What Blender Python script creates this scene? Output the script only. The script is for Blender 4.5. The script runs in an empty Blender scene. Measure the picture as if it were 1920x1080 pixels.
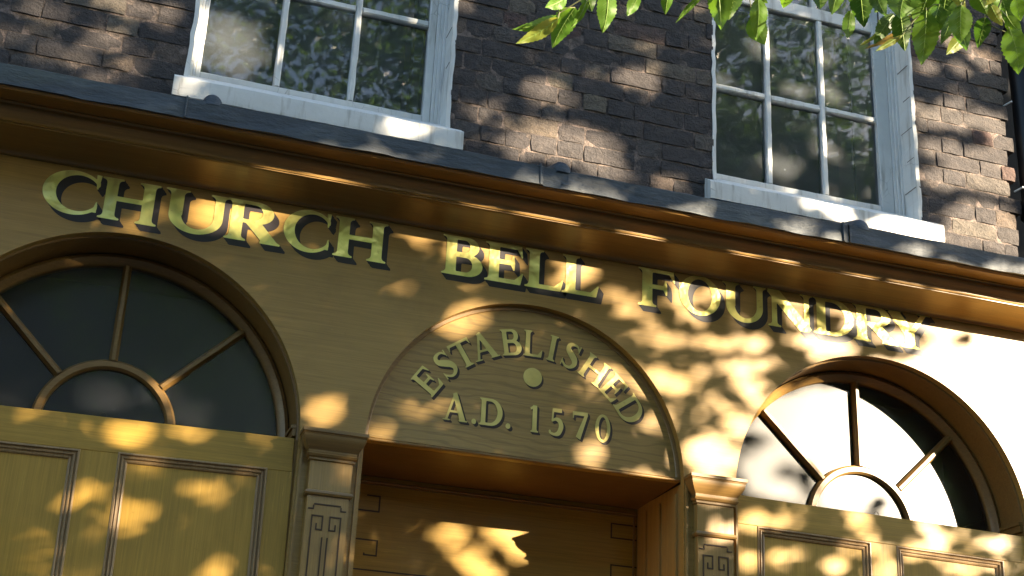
import bpy, math, random
import numpy as np
from mathutils import Vector, Matrix
from mathutils.geometry import tessellate_polygon
random.seed(7); RS = np.random.RandomState(11)
S = bpy.context.scene
C = S.collection
PI = math.pi
# ------------------------------------------------------------------ camera
cd = bpy.data.cameras.new('camera'); cam = bpy.data.objects.new('camera', cd); C.objects.link(cam)
S.camera = cam
CR = Vector((0.95056156, -0.30714229, 0.0457858)); CU = Vector((-0.15858853, -0.35337476, 0.92194141))
CF = Vector((0.26698764, 0.88362316, 0.38461371))
m = Matrix((CR, CU, -CF)).transposed().to_4x4(); m.translation = (0, -4.54872, 1.55)
cam.matrix_world = m
cd.sensor_width = 36; cd.lens = 2684.85 / 1920 * 36; cd.clip_start = 0.05; cd.clip_end = 2000
# ------------------------------------------------------------------ light
SUN = Vector((0.98, -1.0, 0.37)).normalized()            # towards the sun
W = bpy.data.worlds.new('World'); S.world = W; W.use_nodes = True
nt = W.node_tree; bg = nt.nodes['Background']
sky = nt.nodes.new('ShaderNodeTexSky'); sky.sky_type = 'NISHITA'; sky.sun_disc = False
sky.sun_elevation = math.asin(SUN.z); sky.sun_rotation = math.atan2(SUN.x, SUN.y)
sky.air_density = 1.0; sky.dust_density = 0.7; sky.ozone_density = 1.3
nt.links.new(sky.outputs[0], bg.inputs[0]); bg.inputs[1].default_value = 0.085
sl = bpy.data.lights.new('sun', 'SUN'); so = bpy.data.objects.new('sun', sl); C.objects.link(so)
sl.energy = 5.0; sl.angle = math.radians(0.5); sl.color = (1.0, 0.83, 0.60)
so.rotation_euler = SUN.to_track_quat('Z', 'Y').to_euler(); so.location = SUN * 40
S.view_settings.view_transform = 'Standard'; S.view_settings.look = 'None'
S.view_settings.gamma = 1; S.view_settings.use_curve_mapping = False
S.view_settings.exposure = 2.8
S.render.engine = 'CYCLES'
S.cycles.max_bounces = 8; S.cycles.diffuse_bounces = 4; S.cycles.transparent_max_bounces = 16
S.cycles.use_denoising = True; S.cycles.caustics_reflective = False; S.cycles.caustics_refractive = False
S.cycles.sample_clamp_indirect = 6

# ------------------------------------------------------------------ materials
class NT:
    def __init__(s, name):
        s.m = bpy.data.materials.new(name); s.m.use_nodes = True
        s.t = s.m.node_tree; s.n = s.t.nodes; s.p = s.n['Principled BSDF']; s.out = s.n['Material Output']
    def new(s, typ, **kw):
        n = s.n.new(typ)
        for k, v in kw.items(): setattr(n, k, v)
        return n
    def link(s, a, b): s.t.links.new(a, b)
    def pos(s, scale):
        g = s.new('ShaderNodeNewGeometry'); mp = s.new('ShaderNodeMapping')
        mp.inputs['Scale'].default_value = scale; s.link(g.outputs['Position'], mp.inputs[0]); return mp.outputs[0]
    def noise(s, vec, scale=1., detail=4., rough=.55, dist=0.):
        n = s.new('ShaderNodeTexNoise'); n.inputs['Scale'].default_value = scale
        n.inputs['Detail'].default_value = detail; n.inputs['Roughness'].default_value = rough
        n.inputs['Distortion'].default_value = dist; s.link(vec, n.inputs['Vector']); return n.outputs['Fac']
    def ramp(s, fac, stops):
        r = s.new('ShaderNodeValToRGB'); e = r.color_ramp.elements
        while len(e) < len(stops): e.new(.5)
        for q, (a, c) in zip(e, stops): q.position = a; q.color = (*c, 1) if len(c) == 3 else c
        s.link(fac, r.inputs[0]); return r.outputs[0]
    def mix(s, fac, a, b, mode='MIX'):
        n = s.new('ShaderNodeMix', data_type='RGBA', blend_type=mode)
        for v, i in ((fac, 0), (a, 6), (b, 7)):
            if hasattr(v, 'is_output'): s.link(v, n.inputs[i])
            else: n.inputs[i].default_value = v if i == 0 else (*v, 1)
        return n.outputs[2]
    def bump(s, h, strength=.3, dist=.002, prev=None):
        b = s.new('ShaderNodeBump'); b.inputs['Strength'].default_value = strength; b.inputs['Distance'].default_value = dist
        s.link(h, b.inputs['Height'])
        if prev: s.link(prev, b.inputs['Normal'])
        return b.outputs[0]
    def set(s, **kw):
        for k, v in kw.items():
            i = s.p.inputs[k.replace('_', ' ')]
            if hasattr(v, 'is_output'): s.link(v, i)
            else: i.default_value = (*v, 1) if isinstance(v, tuple) else v
        return s.m
def wood(name, base, dark, light, grain, rough=.38, coat=.3, figure=0.0):
    k = NT(name)
    if grain == 'x': g1, g2 = (2.2, 60, 90), (6, 200, 260)
    else: g1, g2 = (90, 60, 2.2), (300, 200, 6)
    n1 = k.noise(k.pos(g1), 1, 5, .6, .25); n2 = k.noise(k.pos(g2), 1, 3, .6)
    big = k.noise(k.pos((1.1, 1.1, 1.6)), 1, 4, .55)
    c = k.ramp(n1, [(.3, dark), (.52, base), (.75, light)])
    c = k.mix(.5, c, k.ramp(n2, [(.32, tuple(v * .58 for v in base)), (.68, tuple(v * 1.3 for v in base))]))
    c = k.mix(.32, c, k.ramp(big, [(.35, tuple(v * .7 for v in base)), (.65, tuple(v * 1.25 for v in base))]))
    if figure:
        wv = k.new('ShaderNodeTexWave', wave_type='BANDS', bands_direction='Z')
        wv.inputs['Scale'].default_value = 7; wv.inputs['Distortion'].default_value = 14.0
        wv.inputs['Detail'].default_value = 3; wv.inputs['Detail Scale'].default_value = .9
        k.link(k.pos((.45, 1, 1.6)), wv.inputs['Vector'])
        c = k.mix(k.ramp(wv.outputs['Fac'], [(.0, (figure,) * 3), (.32, (0, 0, 0))]), c, tuple(v * .35 for v in base))
    scr = k.noise(k.pos((7, 60, 160) if grain == 'x' else (160, 60, 7)), 1, 3, .7)
    c = k.mix(k.ramp(scr, [(.66, (0, 0, 0)), (.72, (.35, .35, .35))]), c, tuple(min(1, v * 1.5) for v in light))
    gr = k.noise(k.pos((2.5, 2.5, 2.5)), 1, 6, .7)
    c = k.mix(k.ramp(gr, [(.55, (0, 0, 0)), (.72, (.45, .45, .45))]), c, tuple(v * .8 for v in dark))
    # hairline wear and dirt specks
    sp = k.noise(k.pos((55, 55, 55)), 1, 2, .5)
    c = k.mix(k.ramp(sp, [(.70, (0, 0, 0)), (.78, (.5, .5, .5))]), c, dark)
    r = k.ramp(k.noise(k.pos((3, 3, 5)), 1, 4), [(.3, (rough * .75,) * 3), (.7, (rough * 1.35,) * 3)])
    b = k.bump(n1, .35, .0012); b = k.bump(n2, .25, .0006, b); b = k.bump(big, .25, .012, b)
    return k.set(Base_Color=c, Roughness=r, Normal=b, Coat_Weight=coat, Coat_Roughness=.28)
M = {}
M['fascia'] = wood('grained_wood_fascia', (.38, .226, .052), (.235, .130, .030), (.49, .310, .085), 'x', .42, .20)
M['tymp'] = wood('grained_wood_arch_panel', (.37, .222, .052), (.24, .135, .032), (.46, .29, .085), 'x', .40, .3, .38)
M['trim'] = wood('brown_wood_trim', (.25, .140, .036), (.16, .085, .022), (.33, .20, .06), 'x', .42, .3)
M['soffit'] = wood('brown_wood_soffit_shade', (.15, .075, .020), (.10, .05, .014), (.20, .11, .035), 'x', .5, .1)  # trim wood darkened, the recess shade put into the colour
M['trimv'] = wood('brown_wood_uprights', (.37, .216, .056), (.23, .128, .032), (.46, .29, .092), 'z', .42, .3)
M['shut'] = wood('golden_grained_wood', (.46, .270, .036), (.32, .185, .024), (.57, .36, .065), 'z', .50, .08)
M['shuth'] = wood('golden_grained_wood_rail', (.46, .270, .036), (.32, .185, .024), (.57, .36, .065), 'x', .50, .08)
M['mould'] = wood('weathered_wood_moulding', (.36, .23, .10), (.20, .11, .05), (.48, .34, .19), 'z', .5, .15)
M['groove'] = NT('groove_shade_and_crack').set(Base_Color=(.075, .040, .018), Roughness=.6)  # dark colour holds the key grooves' shade; also used for paint cracks
def paint(name, col, rough=.5, crack=.5):
    k = NT(name)
    n = k.noise(k.pos((14, 14, 14)), 1, 5, .6); st = k.noise(k.pos((30, 30, 4)), 1, 4, .6)
    c = k.mix(k.ramp(n, [(.35, (.0,) * 3), (.75, (.35,) * 3)]), col, tuple(v * .72 for v in col))
    c = k.mix(k.ramp(st, [(.54, (0,) * 3), (.70, (.55,) * 3)]), c, (.30, .27, .22))
    v = k.new('ShaderNodeTexVoronoi', feature='DISTANCE_TO_EDGE'); v.inputs['Scale'].default_value = 16
    k.link(k.pos((1, 1, .8)), v.inputs['Vector'])
    msk = k.noise(k.pos((5, 5, 5)), 1, 2)
    cr = k.new('ShaderNodeMath', operation='MULTIPLY')
    k.link(k.ramp(v.outputs[0], [(.0, (1,) * 3), (.02, (0,) * 3)]), cr.inputs[0])
    k.link(k.ramp(msk, [(.56, (0,) * 3), (.66, (crack,) * 3)]), cr.inputs[1])
    c = k.mix(cr.outputs[0], c, (.10, .09, .08))
    b = k.bump(k.noise(k.pos((120, 120, 120)), 1, 3), .2, .001); b = k.bump(n, .5, .004, b)
    return k.set(Base_Color=c, Roughness=rough, Normal=b)
M['white'] = paint('old_white_gloss_paint', (.74, .74, .71), .45)
M['lead'] = None
k = NT('weathered_lead')
n = k.noise(k.pos((3, 8, 9)), 1, 6, .65); n2 = k.noise(k.pos((40, 40, 12)), 1, 4, .6)
c = k.ramp(n, [(.3, (.032, .038, .046)), (.55, (.060, .069, .077)), (.8, (.14, .15, .145))])
c = k.mix(k.ramp(k.noise(k.pos((1.3, 3, 5)), 1, 3), [(.5, (0,) * 3), (.75, (.5,) * 3)]), c, (.085, .10, .065))
M['lead'] = k.set(Base_Color=c, Roughness=.55, Metallic=.15, Normal=k.bump(n, .9, .016, k.bump(n2, .5, .002)))
k = NT('soot_darkened_stock_brick')
oi = k.new('ShaderNodeObjectInfo')
c = k.ramp(oi.outputs['Random'], [(0, (.044, .038, .038)), (.25, (.064, .055, .053)), (.5, (.050, .044, .044)), (.75, (.082, .071, .065)), (.93, (.14, .118, .09)), (.985, (.085, .052, .045))])
n = k.noise(k.pos((28, 28, 38)), 1, 6, .65, .3); n2 = k.noise(k.pos((130, 130, 130)), 1, 4, .7)
c = k.mix(.55, c, k.mix(1.0, c, k.ramp(n, [(.3, (.45,) * 3), (.5, (1,) * 3), (.72, (1.75, 1.65, 1.5))]), 'MULTIPLY'))
c = k.mix(k.ramp(n2, [(.35, (.55,) * 3), (.5, (0,) * 3)]), c, (.05, .042, .036))
b = k.bump(n, 1., .012); b = k.bump(n2, 1., .006, b)
M['brick'] = k.set(Base_Color=c, Roughness=.92, Normal=b)
k = NT('crumbling_lime_mortar')
n = k.noise(k.pos((24, 24, 24)), 1, 5, .65); n2 = k.noise(k.pos((150, 150, 150)), 1, 5, .7)
c = k.ramp(n, [(.32, (.03, .025, .022)), (.48, (.095, .076, .066)), (.66, (.23, .175, .15))])
c = k.mix(.5, c, k.mix(1.0, c, k.ramp(n2, [(.3, (.5,) * 3), (.7, (1.5,) * 3)]), 'MULTIPLY'))
M['mortar'] = k.set(Base_Color=c, Roughness=.95, Normal=k.bump(n2, 1., .006, k.bump(n, 1., .012)))
def gold(name, col, rough):
    k = NT(name)
    n = k.noise(k.pos((60, 60, 60)), 1, 4, .6); n2 = k.noise(k.pos((9, 9, 9)), 1, 3, .5)
    c = k.ramp(n2, [(.3, tuple(v * .78 for v in col)), (.7, tuple(min(1, v * 1.12) for v in col))])
    c = k.mix(k.ramp(k.noise(k.pos((38, 38, 70)), 1, 5, .7), [(.60, (0,) * 3), (.70, (.6,) * 3)]), c, (.40, .30, .10))
    return k.set(Base_Color=c, Metallic=.8, Roughness=rough, Normal=k.bump(n, .35, .0014, k.bump(n2, .7, .014)))
M['gold'] = gold('gold_leaf', (.80, .72, .24), .30)
M['gold2'] = gold('dulled_gold_leaf', (.66, .54, .19), .38)
M['shade'] = NT('black_letter_shade').set(Base_Color=(.018, .013, .016), Roughness=.42)
M['shade2'] = NT('dark_brown_letter_shade').set(Base_Color=(.035, .018, .012), Roughness=.5)
def glass(name, dust, rough, dustcol, frost=.0, refl=1.0):
    k = NT(name); k.n.remove(k.p)
    tr = k.new('ShaderNodeBsdfTransparent'); tr.inputs[0].default_value = (.86, .90, .88, 1)
    gl = k.new('ShaderNodeBsdfGlossy'); gl.inputs['Roughness'].default_value = .022; gl.inputs[0].default_value = (refl * (1 if refl > .9 else .62), refl * (1 if refl > .9 else .72), refl, 1)
    gr = k.new('ShaderNodeBsdfGlossy'); gr.inputs['Roughness'].default_value = rough
    fr = k.new('ShaderNodeFresnel'); fr.inputs[0].default_value = 1.68
    m1 = k.new('ShaderNodeMixShader'); k.link(fr.outputs[0], m1.inputs[0]); k.link(tr.outputs[0], m1.inputs[1]); k.link(gl.outputs[0], m1.inputs[2])
    m2 = k.new('ShaderNodeMixShader'); m2.inputs[0].default_value = frost; k.link(m1.outputs[0], m2.inputs[1]); k.link(gr.outputs[0], m2.inputs[2])
    df = k.new('ShaderNodeBsdfDiffuse'); df.inputs[0].default_value = (*dustcol, 1)
    m3 = k.new('ShaderNodeMixShader')
    d = k.ramp(k.noise(k.pos((6, 6, 7)), 1, 5, .6), [(.3, (dust * .6,) * 3), (.7, (dust * 1.4,) * 3)])
    sp = k.ramp(k.noise(k.pos((95, 95, 95)), 1, 2, .5), [(.70, (0,) * 3), (.76, (.25,) * 3)])
    ad = k.new('ShaderNodeMath', operation='ADD'); k.link(d, ad.inputs[0]); k.link(sp, ad.inputs[1])
    k.link(ad.outputs[0], m3.inputs[0]); k.link(m2.outputs[0], m3.inputs[1]); k.link(df.outputs[0], m3.inputs[2])
    b = k.bump(k.noise(k.pos((5, 5, 3.5)), 1, 2), .13, .004)
    k.link(b, gl.inputs['Normal']); k.link(m3.outputs[0], k.out.inputs[0]); return k.m
M['glass'] = glass('old_window_glass', .065, .3, (.46, .52, .58), 0.015)
M['fanglass'] = glass('dusty_fanlight_glass', .014, .30, (.34, .40, .52), 0.06, .22)
def leafmat(name, col, tcol, tw=.5):
    k = NT(name)
    n = k.noise(k.pos((22, 22, 22)), 1, 3)
    c = k.ramp(n, [(.3, tuple(v * .7 for v in col)), (.7, tuple(v * 1.3 for v in col))])
    k.set(Base_Color=c, Roughness=.45)
    tl = k.new('ShaderNodeBsdfTranslucent'); tl.inputs[0].default_value = (*tcol, 1)
    mx = k.new('ShaderNodeMixShader'); mx.inputs[0].default_value = tw
    k.link(k.p.outputs[0], mx.inputs[1]); k.link(tl.outputs[0], mx.inputs[2]); k.link(mx.outputs[0], k.out.inputs[0])
    return k.m
M['crown'] = leafmat('tree_leaf', (.055, .10, .018), (.16, .30, .03), .45)
LM = [leafmat('fresh_green_leaf', (.085, .18, .018), (.17, .32, .02)), leafmat('yellow_green_leaf', (.17, .21, .03), (.36, .37, .045)),
      leafmat('deep_green_leaf', (.045, .095, .014), (.085, .19, .015)), leafmat('bronze_young_leaf', (.17, .13, .04), (.32, .21, .05))]
M['vein'] = NT('leaf_vein').set(Base_Color=(.20, .30, .06), Roughness=.5)
M['bark'] = NT('bark').set(Base_Color=(.09, .07, .05), Roughness=.9)
M['twig'] = NT('green_twig').set(Base_Color=(.12, .13, .05), Roughness=.7)
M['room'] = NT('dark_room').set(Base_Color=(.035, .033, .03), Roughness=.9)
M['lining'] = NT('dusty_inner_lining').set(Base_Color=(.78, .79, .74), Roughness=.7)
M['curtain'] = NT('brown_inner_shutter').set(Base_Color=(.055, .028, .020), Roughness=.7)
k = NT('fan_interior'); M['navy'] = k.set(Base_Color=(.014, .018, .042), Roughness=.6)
M['iron'] = NT('black_iron_paint').set(Base_Color=(.008, .008, .009), Roughness=.38, Specular_IOR_Level=.3)
M['steel'] = NT('dull_wire').set(Base_Color=(.06, .05, .045), Roughness=.5, Metallic=.6)
k = NT('paving'); n = k.noise(k.pos((1.5, 1.5, 1.5)), 1, 6)
M['paving'] = k.set(Base_Color=k.ramp(n, [(.3, (.08, .078, .07)), (.7, (.13, .125, .115))]), Roughness=.9)
k = NT('asphalt'); M['asphalt'] = k.set(Base_Color=(.05, .05, .05), Roughness=.9)
k = NT('far_brick'); n = k.noise(k.pos((8, 8, 14)), 1, 5)
M['farbrick'] = k.set(Base_Color=k.ramp(n, [(.3, (.10, .07, .05)), (.7, (.20, .14, .10))]), Roughness=.9)
M['shade_black'] = NT('shade_black_render').set(Base_Color=(.012, .012, .013), Roughness=.95)  # near-black colour stands in for the shade on the set-back wall
M['farglass'] = NT('far_window_glass').set(Base_Color=(.03, .035, .04), Roughness=.1)

# ------------------------------------------------------------------ mesh helpers
class MB:
    def __init__(s): s.v = []; s.f = []
    def add(s, vs, fs):
        o = len(s.v); s.v += [tuple(v) for v in vs]; s.f += [tuple(i + o for i in f) for f in fs]; return s
    def box(s, x0, x1, y0, y1, z0, z1):
        return s.add([(x0, y0, z0), (x1, y0, z0), (x1, y1, z0), (x0, y1, z0), (x0, y0, z1), (x1, y0, z1), (x1, y1, z1), (x0, y1, z1)],
                     [(0, 3, 2, 1), (4, 5, 6, 7), (0, 1, 5, 4), (1, 2, 6, 5), (2, 3, 7, 6), (3, 0, 4, 7)])
    def cbox(s, x0, x1, y0, y1, z0, z1, b=.003, n=1, jit=0):
        # box with chamfered front (y0) edges; optionally cut along its long side with hand-made unevenness
        long_x = (x1 - x0) >= (z1 - z0)
        L = []
        for i in range(n + 1):
            t = i / n; j = lambda: random.uniform(-jit, jit)
            e = b if i in (0, n) else 0
            if long_x:
                x = x0 + (x1 - x0) * t; xe = x + (b if i == 0 else -b if i == n else 0)
                L.append([(x, y1, z0), (x, y0 + b, z0 + j()), (xe, y0 + j() * .5, z0 + b + j()), (xe, y0 + j() * .5, z1 - b + j()), (x, y0 + b, z1 + j()), (x, y1, z1)])
            else:
                z = z0 + (z1 - z0) * t; ze = z + (b if i == 0 else -b if i == n else 0)
                L.append([(x1, y1, z), (x1 + j(), y0 + b, z), (x1 - b + j(), y0 + j() * .5, ze), (x0 + b + j(), y0 + j() * .5, ze), (x0 + j(), y0 + b, z), (x0, y1, z)])
        vs = [p for r in L for p in r]; fs = []
        for i in range(n):
            for q in range(6):
                fs.append((i * 6 + q, i * 6 + (q + 1) % 6, (i + 1) * 6 + (q + 1) % 6, (i + 1) * 6 + q))
        fs.append(tuple(range(5, -1, -1))); fs.append(tuple(n * 6 + q for q in range(6)))
        return s.add(vs, fs)
    def extr_x(s, prof, x0, x1, n=1, jit=0):
        k_ = len(prof); vs = []
        for i in range(n + 1):
            x = x0 + (x1 - x0) * i / n
            vs += [(x, y + random.uniform(-jit, jit), z + random.uniform(-jit, jit)) for y, z in prof]
        fs = [(i * k_ + q, i * k_ + (q + 1) % k_, (i + 1) * k_ + (q + 1) % k_, (i + 1) * k_ + q) for i in range(n) for q in range(k_)]
        fs += [tuple(range(k_ - 1, -1, -1)), tuple(n * k_ + q for q in range(k_))]
        return s.add(vs, fs)
    def tube(s, pts, r, n=8, r1=None):
        pts = [Vector(p) for p in pts]; vs = []; fs = []
        for i, p in enumerate(pts):
            d = (pts[min(i + 1, len(pts) - 1)] - pts[max(i - 1, 0)]).normalized()
            a = d.cross(Vector((.13, .2, 1)) if abs(d.z) < .9 else Vector((1, .1, 0))).normalized(); b = d.cross(a)
            rr = r if r1 is None else r + (r1 - r) * i / (len(pts) - 1)
            vs += [p + (a * math.cos(2 * PI * q / n) + b * math.sin(2 * PI * q / n)) * rr for q in range(n)]
        for i in range(len(pts) - 1):
            for q in range(n): fs.append((i * n + q, i * n + (q + 1) % n, (i + 1) * n + (q + 1) % n, (i + 1) * n + q))
        fs.append(tuple(range(n - 1, -1, -1))); fs.append(tuple((len(pts) - 1) * n + q for q in range(n)))
        return s.add(vs, fs)
    def loops(s, x0, x1, z0, z1, prof):
        # concentric rectangular rings: prof = [(inset, y), ...] from outside inwards
        vs = []; fs = []
        for ins, y in prof:
            vs += [(x0 + ins, y, z0 + ins), (x1 - ins, y, z0 + ins), (x1 - ins, y, z1 - ins), (x0 + ins, y, z1 - ins)]
        for i in range(len(prof) - 1):
            for q in range(4): fs.append((i * 4 + q, i * 4 + (q + 1) % 4, i * 4 + 4 + (q + 1) % 4, i * 4 + 4 + q))
        return s.add(vs, fs)
    def arc(s, cx, cz, prof, a0, a1, n=64, closed=True):
        # sweep profile [(r, y)] around (cx, cz) in the xz plane
        k_ = len(prof); vs = []; fs = []
        for i in range(n + 1):
            a = a0 + (a1 - a0) * i / n
            vs += [(cx + r * math.cos(a), y, cz + r * math.sin(a)) for r, y in prof]
        for i in range(n):
            for q in range(k_ if closed else k_ - 1):
                fs.append((i * k_ + q, i * k_ + (q + 1) % k_, (i + 1) * k_ + (q + 1) % k_, (i + 1) * k_ + q))
        if closed: fs += [tuple(range(k_)), tuple(n * k_ + q for q in range(k_ - 1, -1, -1))]
        return s.add(vs, fs)
    def poly(s, pts, y, y2=None):
        # flat polygon in the xz plane facing -y (with thickness when y2 is given)
        vec = [Vector((a, b, 0)) for a, b in pts]; tri = tessellate_polygon([vec]); n = len(pts)
        s.add([(a, y, b) for a, b in pts], tri)
        if y2 is not None:
            s.add([(a, y2, b) for a, b in pts], tri)
            s.add([(a, y, b) for a, b in pts] + [(a, y2, b) for a, b in pts], [(i, (i + 1) % n, n + (i + 1) % n, n + i) for i in range(n)])
        return s
def base_of(o):
    v = Vector((0, 0, 0))
    while o is not None: v += o.location; o = o.parent
    return v
def mesh_of(mb, name, mat, off=Vector((0, 0, 0)), smooth=False, flat=False):
    me = bpy.data.meshes.new(name)
    me.from_pydata([(a - off.x, b - off.y, c - off.z) for a, b, c in mb.v], [], mb.f)
    me.materials.append(mat); me.update()
    import bmesh
    bm = bmesh.new(); bm.from_mesh(me); 
    if name in ('pane', 'letter', 'letter_shade', 'numeral', 'disc', 'full_stop'):
        bm.normal_update(); bmesh.ops.reverse_faces(bm, faces=[f for f in bm.faces if f.normal.y > 0])
    else: bmesh.ops.recalc_face_normals(bm, faces=bm.faces)
    bm.to_mesh(me); bm.free()
    if smooth:
        me.polygons.foreach_set('use_smooth', [True] * len(me.polygons)); me.set_sharp_from_angle(angle=math.radians(smooth if smooth is not True else 40))
    return me
def obj(name, mb, mat, parent=None, label=None, smooth=False, kind=None):
    off = base_of(parent) if parent else Vector((0, 0, 0))
    o = bpy.data.objects.new(name, mesh_of(mb, name, mat, off, smooth)); C.objects.link(o)
    if parent: o.parent = parent
    if label: o['label'] = label
    if kind: o['kind'] = kind
    return o
def thing(name, label, cat, loc=(0, 0, 0), group=None):
    o = bpy.data.objects.new(name, None); C.objects.link(o); o.location = loc; o.empty_display_size = .1
    o['label'] = label; o['category'] = cat
    if group: o['group'] = group
    return o

# ------------------------------------------------------------------ the ground
obj('pavement', MB().box(-400, 400, -3.6, 0.6, -.4, 0.0), M['paving'], kind='structure')
obj('road', MB().box(-400, 400, -14.0, -3.604, -.5, -.12), M['asphalt'], kind='structure')
obj('ground', MB().box(-900, 900, -1200, -14.004, -.6, 0.0), M['paving'], kind='structure')

# ------------------------------------------------------------------ brick wall
YB = .05
wall = thing('brick_wall', 'sooty stock brick wall of the upper storey above the lead ledge', 'wall', (1.5, .05, 3.8))
WIN = [(.137, 1.110), (2.200, 3.138)]
SILL = [(.098, 1.158), (2.160, 3.205)]
ZT = 5.95
def solid(x0, x1, z0, z1): return MB().box(x0, x1, YB + .007, YB + .24, z0, z1)
mw = MB()
mw.box(-6, WIN[0][0] - .004, YB + .0045, .30, 3.705, 8.0); mw.box(WIN[0][1] + .004, WIN[1][0] - .004, YB + .0045, .30, 3.705, 8.0)
mw.box(WIN[1][1] + .004, 3.575, YB + .0045, .30, 3.705, 8.0)
for a, b in WIN:
    mw.box(a - .004, b + .004, YB + .0085, .30, 3.72, 4.047); mw.box(a - .004, b + .004, YB + .0085, .30, ZT, 8.0)
mo = obj('mortar_bed', mw, M['mortar'], wall)
def brick_mesh(L, H, seed, name):
    rnd = random.Random(seed); D = .05; nx = 4 if L > .15 else 3; nz = 2; b = .0035
    jj = lambda s_: rnd.uniform(-s_, s_)
    V = []; F = []
    for iz in range(nz + 1):
        for ix in range(nx + 1):
            edge = ix in (0, nx) or iz in (0, nz); corner = ix in (0, nx) and iz in (0, nz)
            x = -L / 2 + L * ix / nx + jj(.0016) + (rnd.uniform(.0003, .0028) * (1 if ix == 0 else -1) if corner and ix in (0, nx) else 0)
            z = -H / 2 + H * iz / nz + jj(.0016)
            y = jj(.0014) + (.0012 if edge else 0) + (rnd.uniform(0, .0045) if corner else 0)
            V.append((x, y, z))
    for iz in range(nz):
        for ix in range(nx):
            a = iz * (nx + 1) + ix; F.append((a, a + 1, a + nx + 2, a + nx + 1))
    ring = [i for i in range(nx + 1)] + [(iz) * (nx + 1) + nx for iz in range(1, nz + 1)] + [nz * (nx + 1) + ix for ix in range(nx - 1, -1, -1)] + [iz * (nx + 1) for iz in range(nz - 1, 0, -1)]
    o = len(V)
    for i in ring: V.append((V[i][0], D, V[i][2]))
    n = len(ring)
    for q in range(n): F.append((ring[q], o + q, o + (q + 1) % n, ring[(q + 1) % n]))
    mb = MB(); mb.v = V; mb.f = F
    return mesh_of(mb, name, M['brick'])
ST = [brick_mesh(.213, .0665, i, 'stretcher_face') for i in range(14)]
HD = [brick_mesh(.100, .0665, 50 + i, 'header_face') for i in range(8)]
PH = .0748; Z0 = 3.900
bo = base_of(wall); spare = []
seen = []
for row in range(int((6.6 - Z0) / PH)):
    zc = Z0 + PH * (row + .5)
    zc_j = random.uniform(-.0015, .0015)
    x = -.95 - random.uniform(0, .03) - (.165 if row % 2 else 0); head = bool(row % 2)
    right_end = 3.600 + (.018 if row % 2 else 0) + random.uniform(-.008, .008)
    if row % 4 == 1: right_end += .01
    while x < right_end:
        L = .100 if head else .213
        if random.random() < .12: L = .100
        L += random.uniform(-.007, .007)
        a, b = x, x + L; x = b + random.uniform(.004, .0085); head = not head
        b = min(b, right_end)
        segs = [(a, b)]
        cuts = []
        for w, s_ in zip(WIN, SILL):
            if 4.045 - .03 < zc < 4.127 + .01: cuts.append((s_[0] - .006, s_[1] + .006))
            elif 4.1 < zc < ZT: cuts.append((w[0], w[1]))
        for c0, c1 in cuts:
            ns = []
            for p, q in segs:
                if q <= c0 or p >= c1: ns.append((p, q))
                else:
                    if p < c0: ns.append((p, c0))
                    if q > c1: ns.append((c1, q))
            segs = ns
        for p, q in segs:
            if q - p < .022: continue
            L2 = q - p; me = random.choice(ST if L2 > .15 else HD); nomL = .213 if L2 > .15 else .100
            vis = 3.98 < zc < 5.16 and q > -.62 and zc < 4.72 + .16 * max(0, p) 
            o = bpy.data.objects.new('brick', me)
            o.location = Vector(((p + q) / 2, YB + random.uniform(-.0028, .0028), zc + zc_j + random.uniform(-.0012, .0012))) - bo
            o.rotation_euler = (random.uniform(-.006, .006), random.uniform(-.007, .007), random.uniform(-.006, .006))
            o.scale = (L2 / nomL * random.choice((1, -1)), 1, random.uniform(.97, 1.04) * random.choice((1, -1)))
            if vis and len(seen) < 298: o.parent = wall; C.objects.link(o); seen.append(o)
            else: spare.append(o)
mbx = MB()
for o in spare:
    mt = Matrix.LocRotScale(o.location + bo, o.rotation_euler, o.scale)
    mbx.add([mt @ v.co for v in o.data.vertices], [tuple(p.vertices) for p in o.data.polygons])
obj('brickwork', mbx, M['brick'], wall, 'further courses of the same dark brick', kind='stuff')
# nails left in the wall edge
for q, (nx, nz) in enumerate([(3.615, 4.385), (3.60, 4.80)]):
    t = obj('nail', MB().tube([(nx, YB + .01, nz), (nx + .012, YB - .035, nz + .004)], .004, 8), M['white'], wall)
# drainpipe beyond the wall edge
pipe = thing('drainpipe', 'black painted iron drainpipe in the corner past the brick edge', 'pipe', (3.70, .06, 0))
obj('pipe_shaft', MB().tube([(3.712, .06, 0.1), (3.712, .06, 8)], .052, 28), M['iron'], pipe, smooth=True)
for z in (4.28, 5.15): obj('pipe_collar', MB().tube([(3.712, .06, z), (3.712, .06, z + .07)], .063, 28), M['iron'], pipe, smooth=True)
nb = thing('neighbouring_wall', 'dark set-back house wall in shade at the right edge', 'wall', (5.5, .5, 0))
obj('wall', MB().box(3.58, 9, .32, .7, 0, 9), M['shade_black'], nb)

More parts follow.
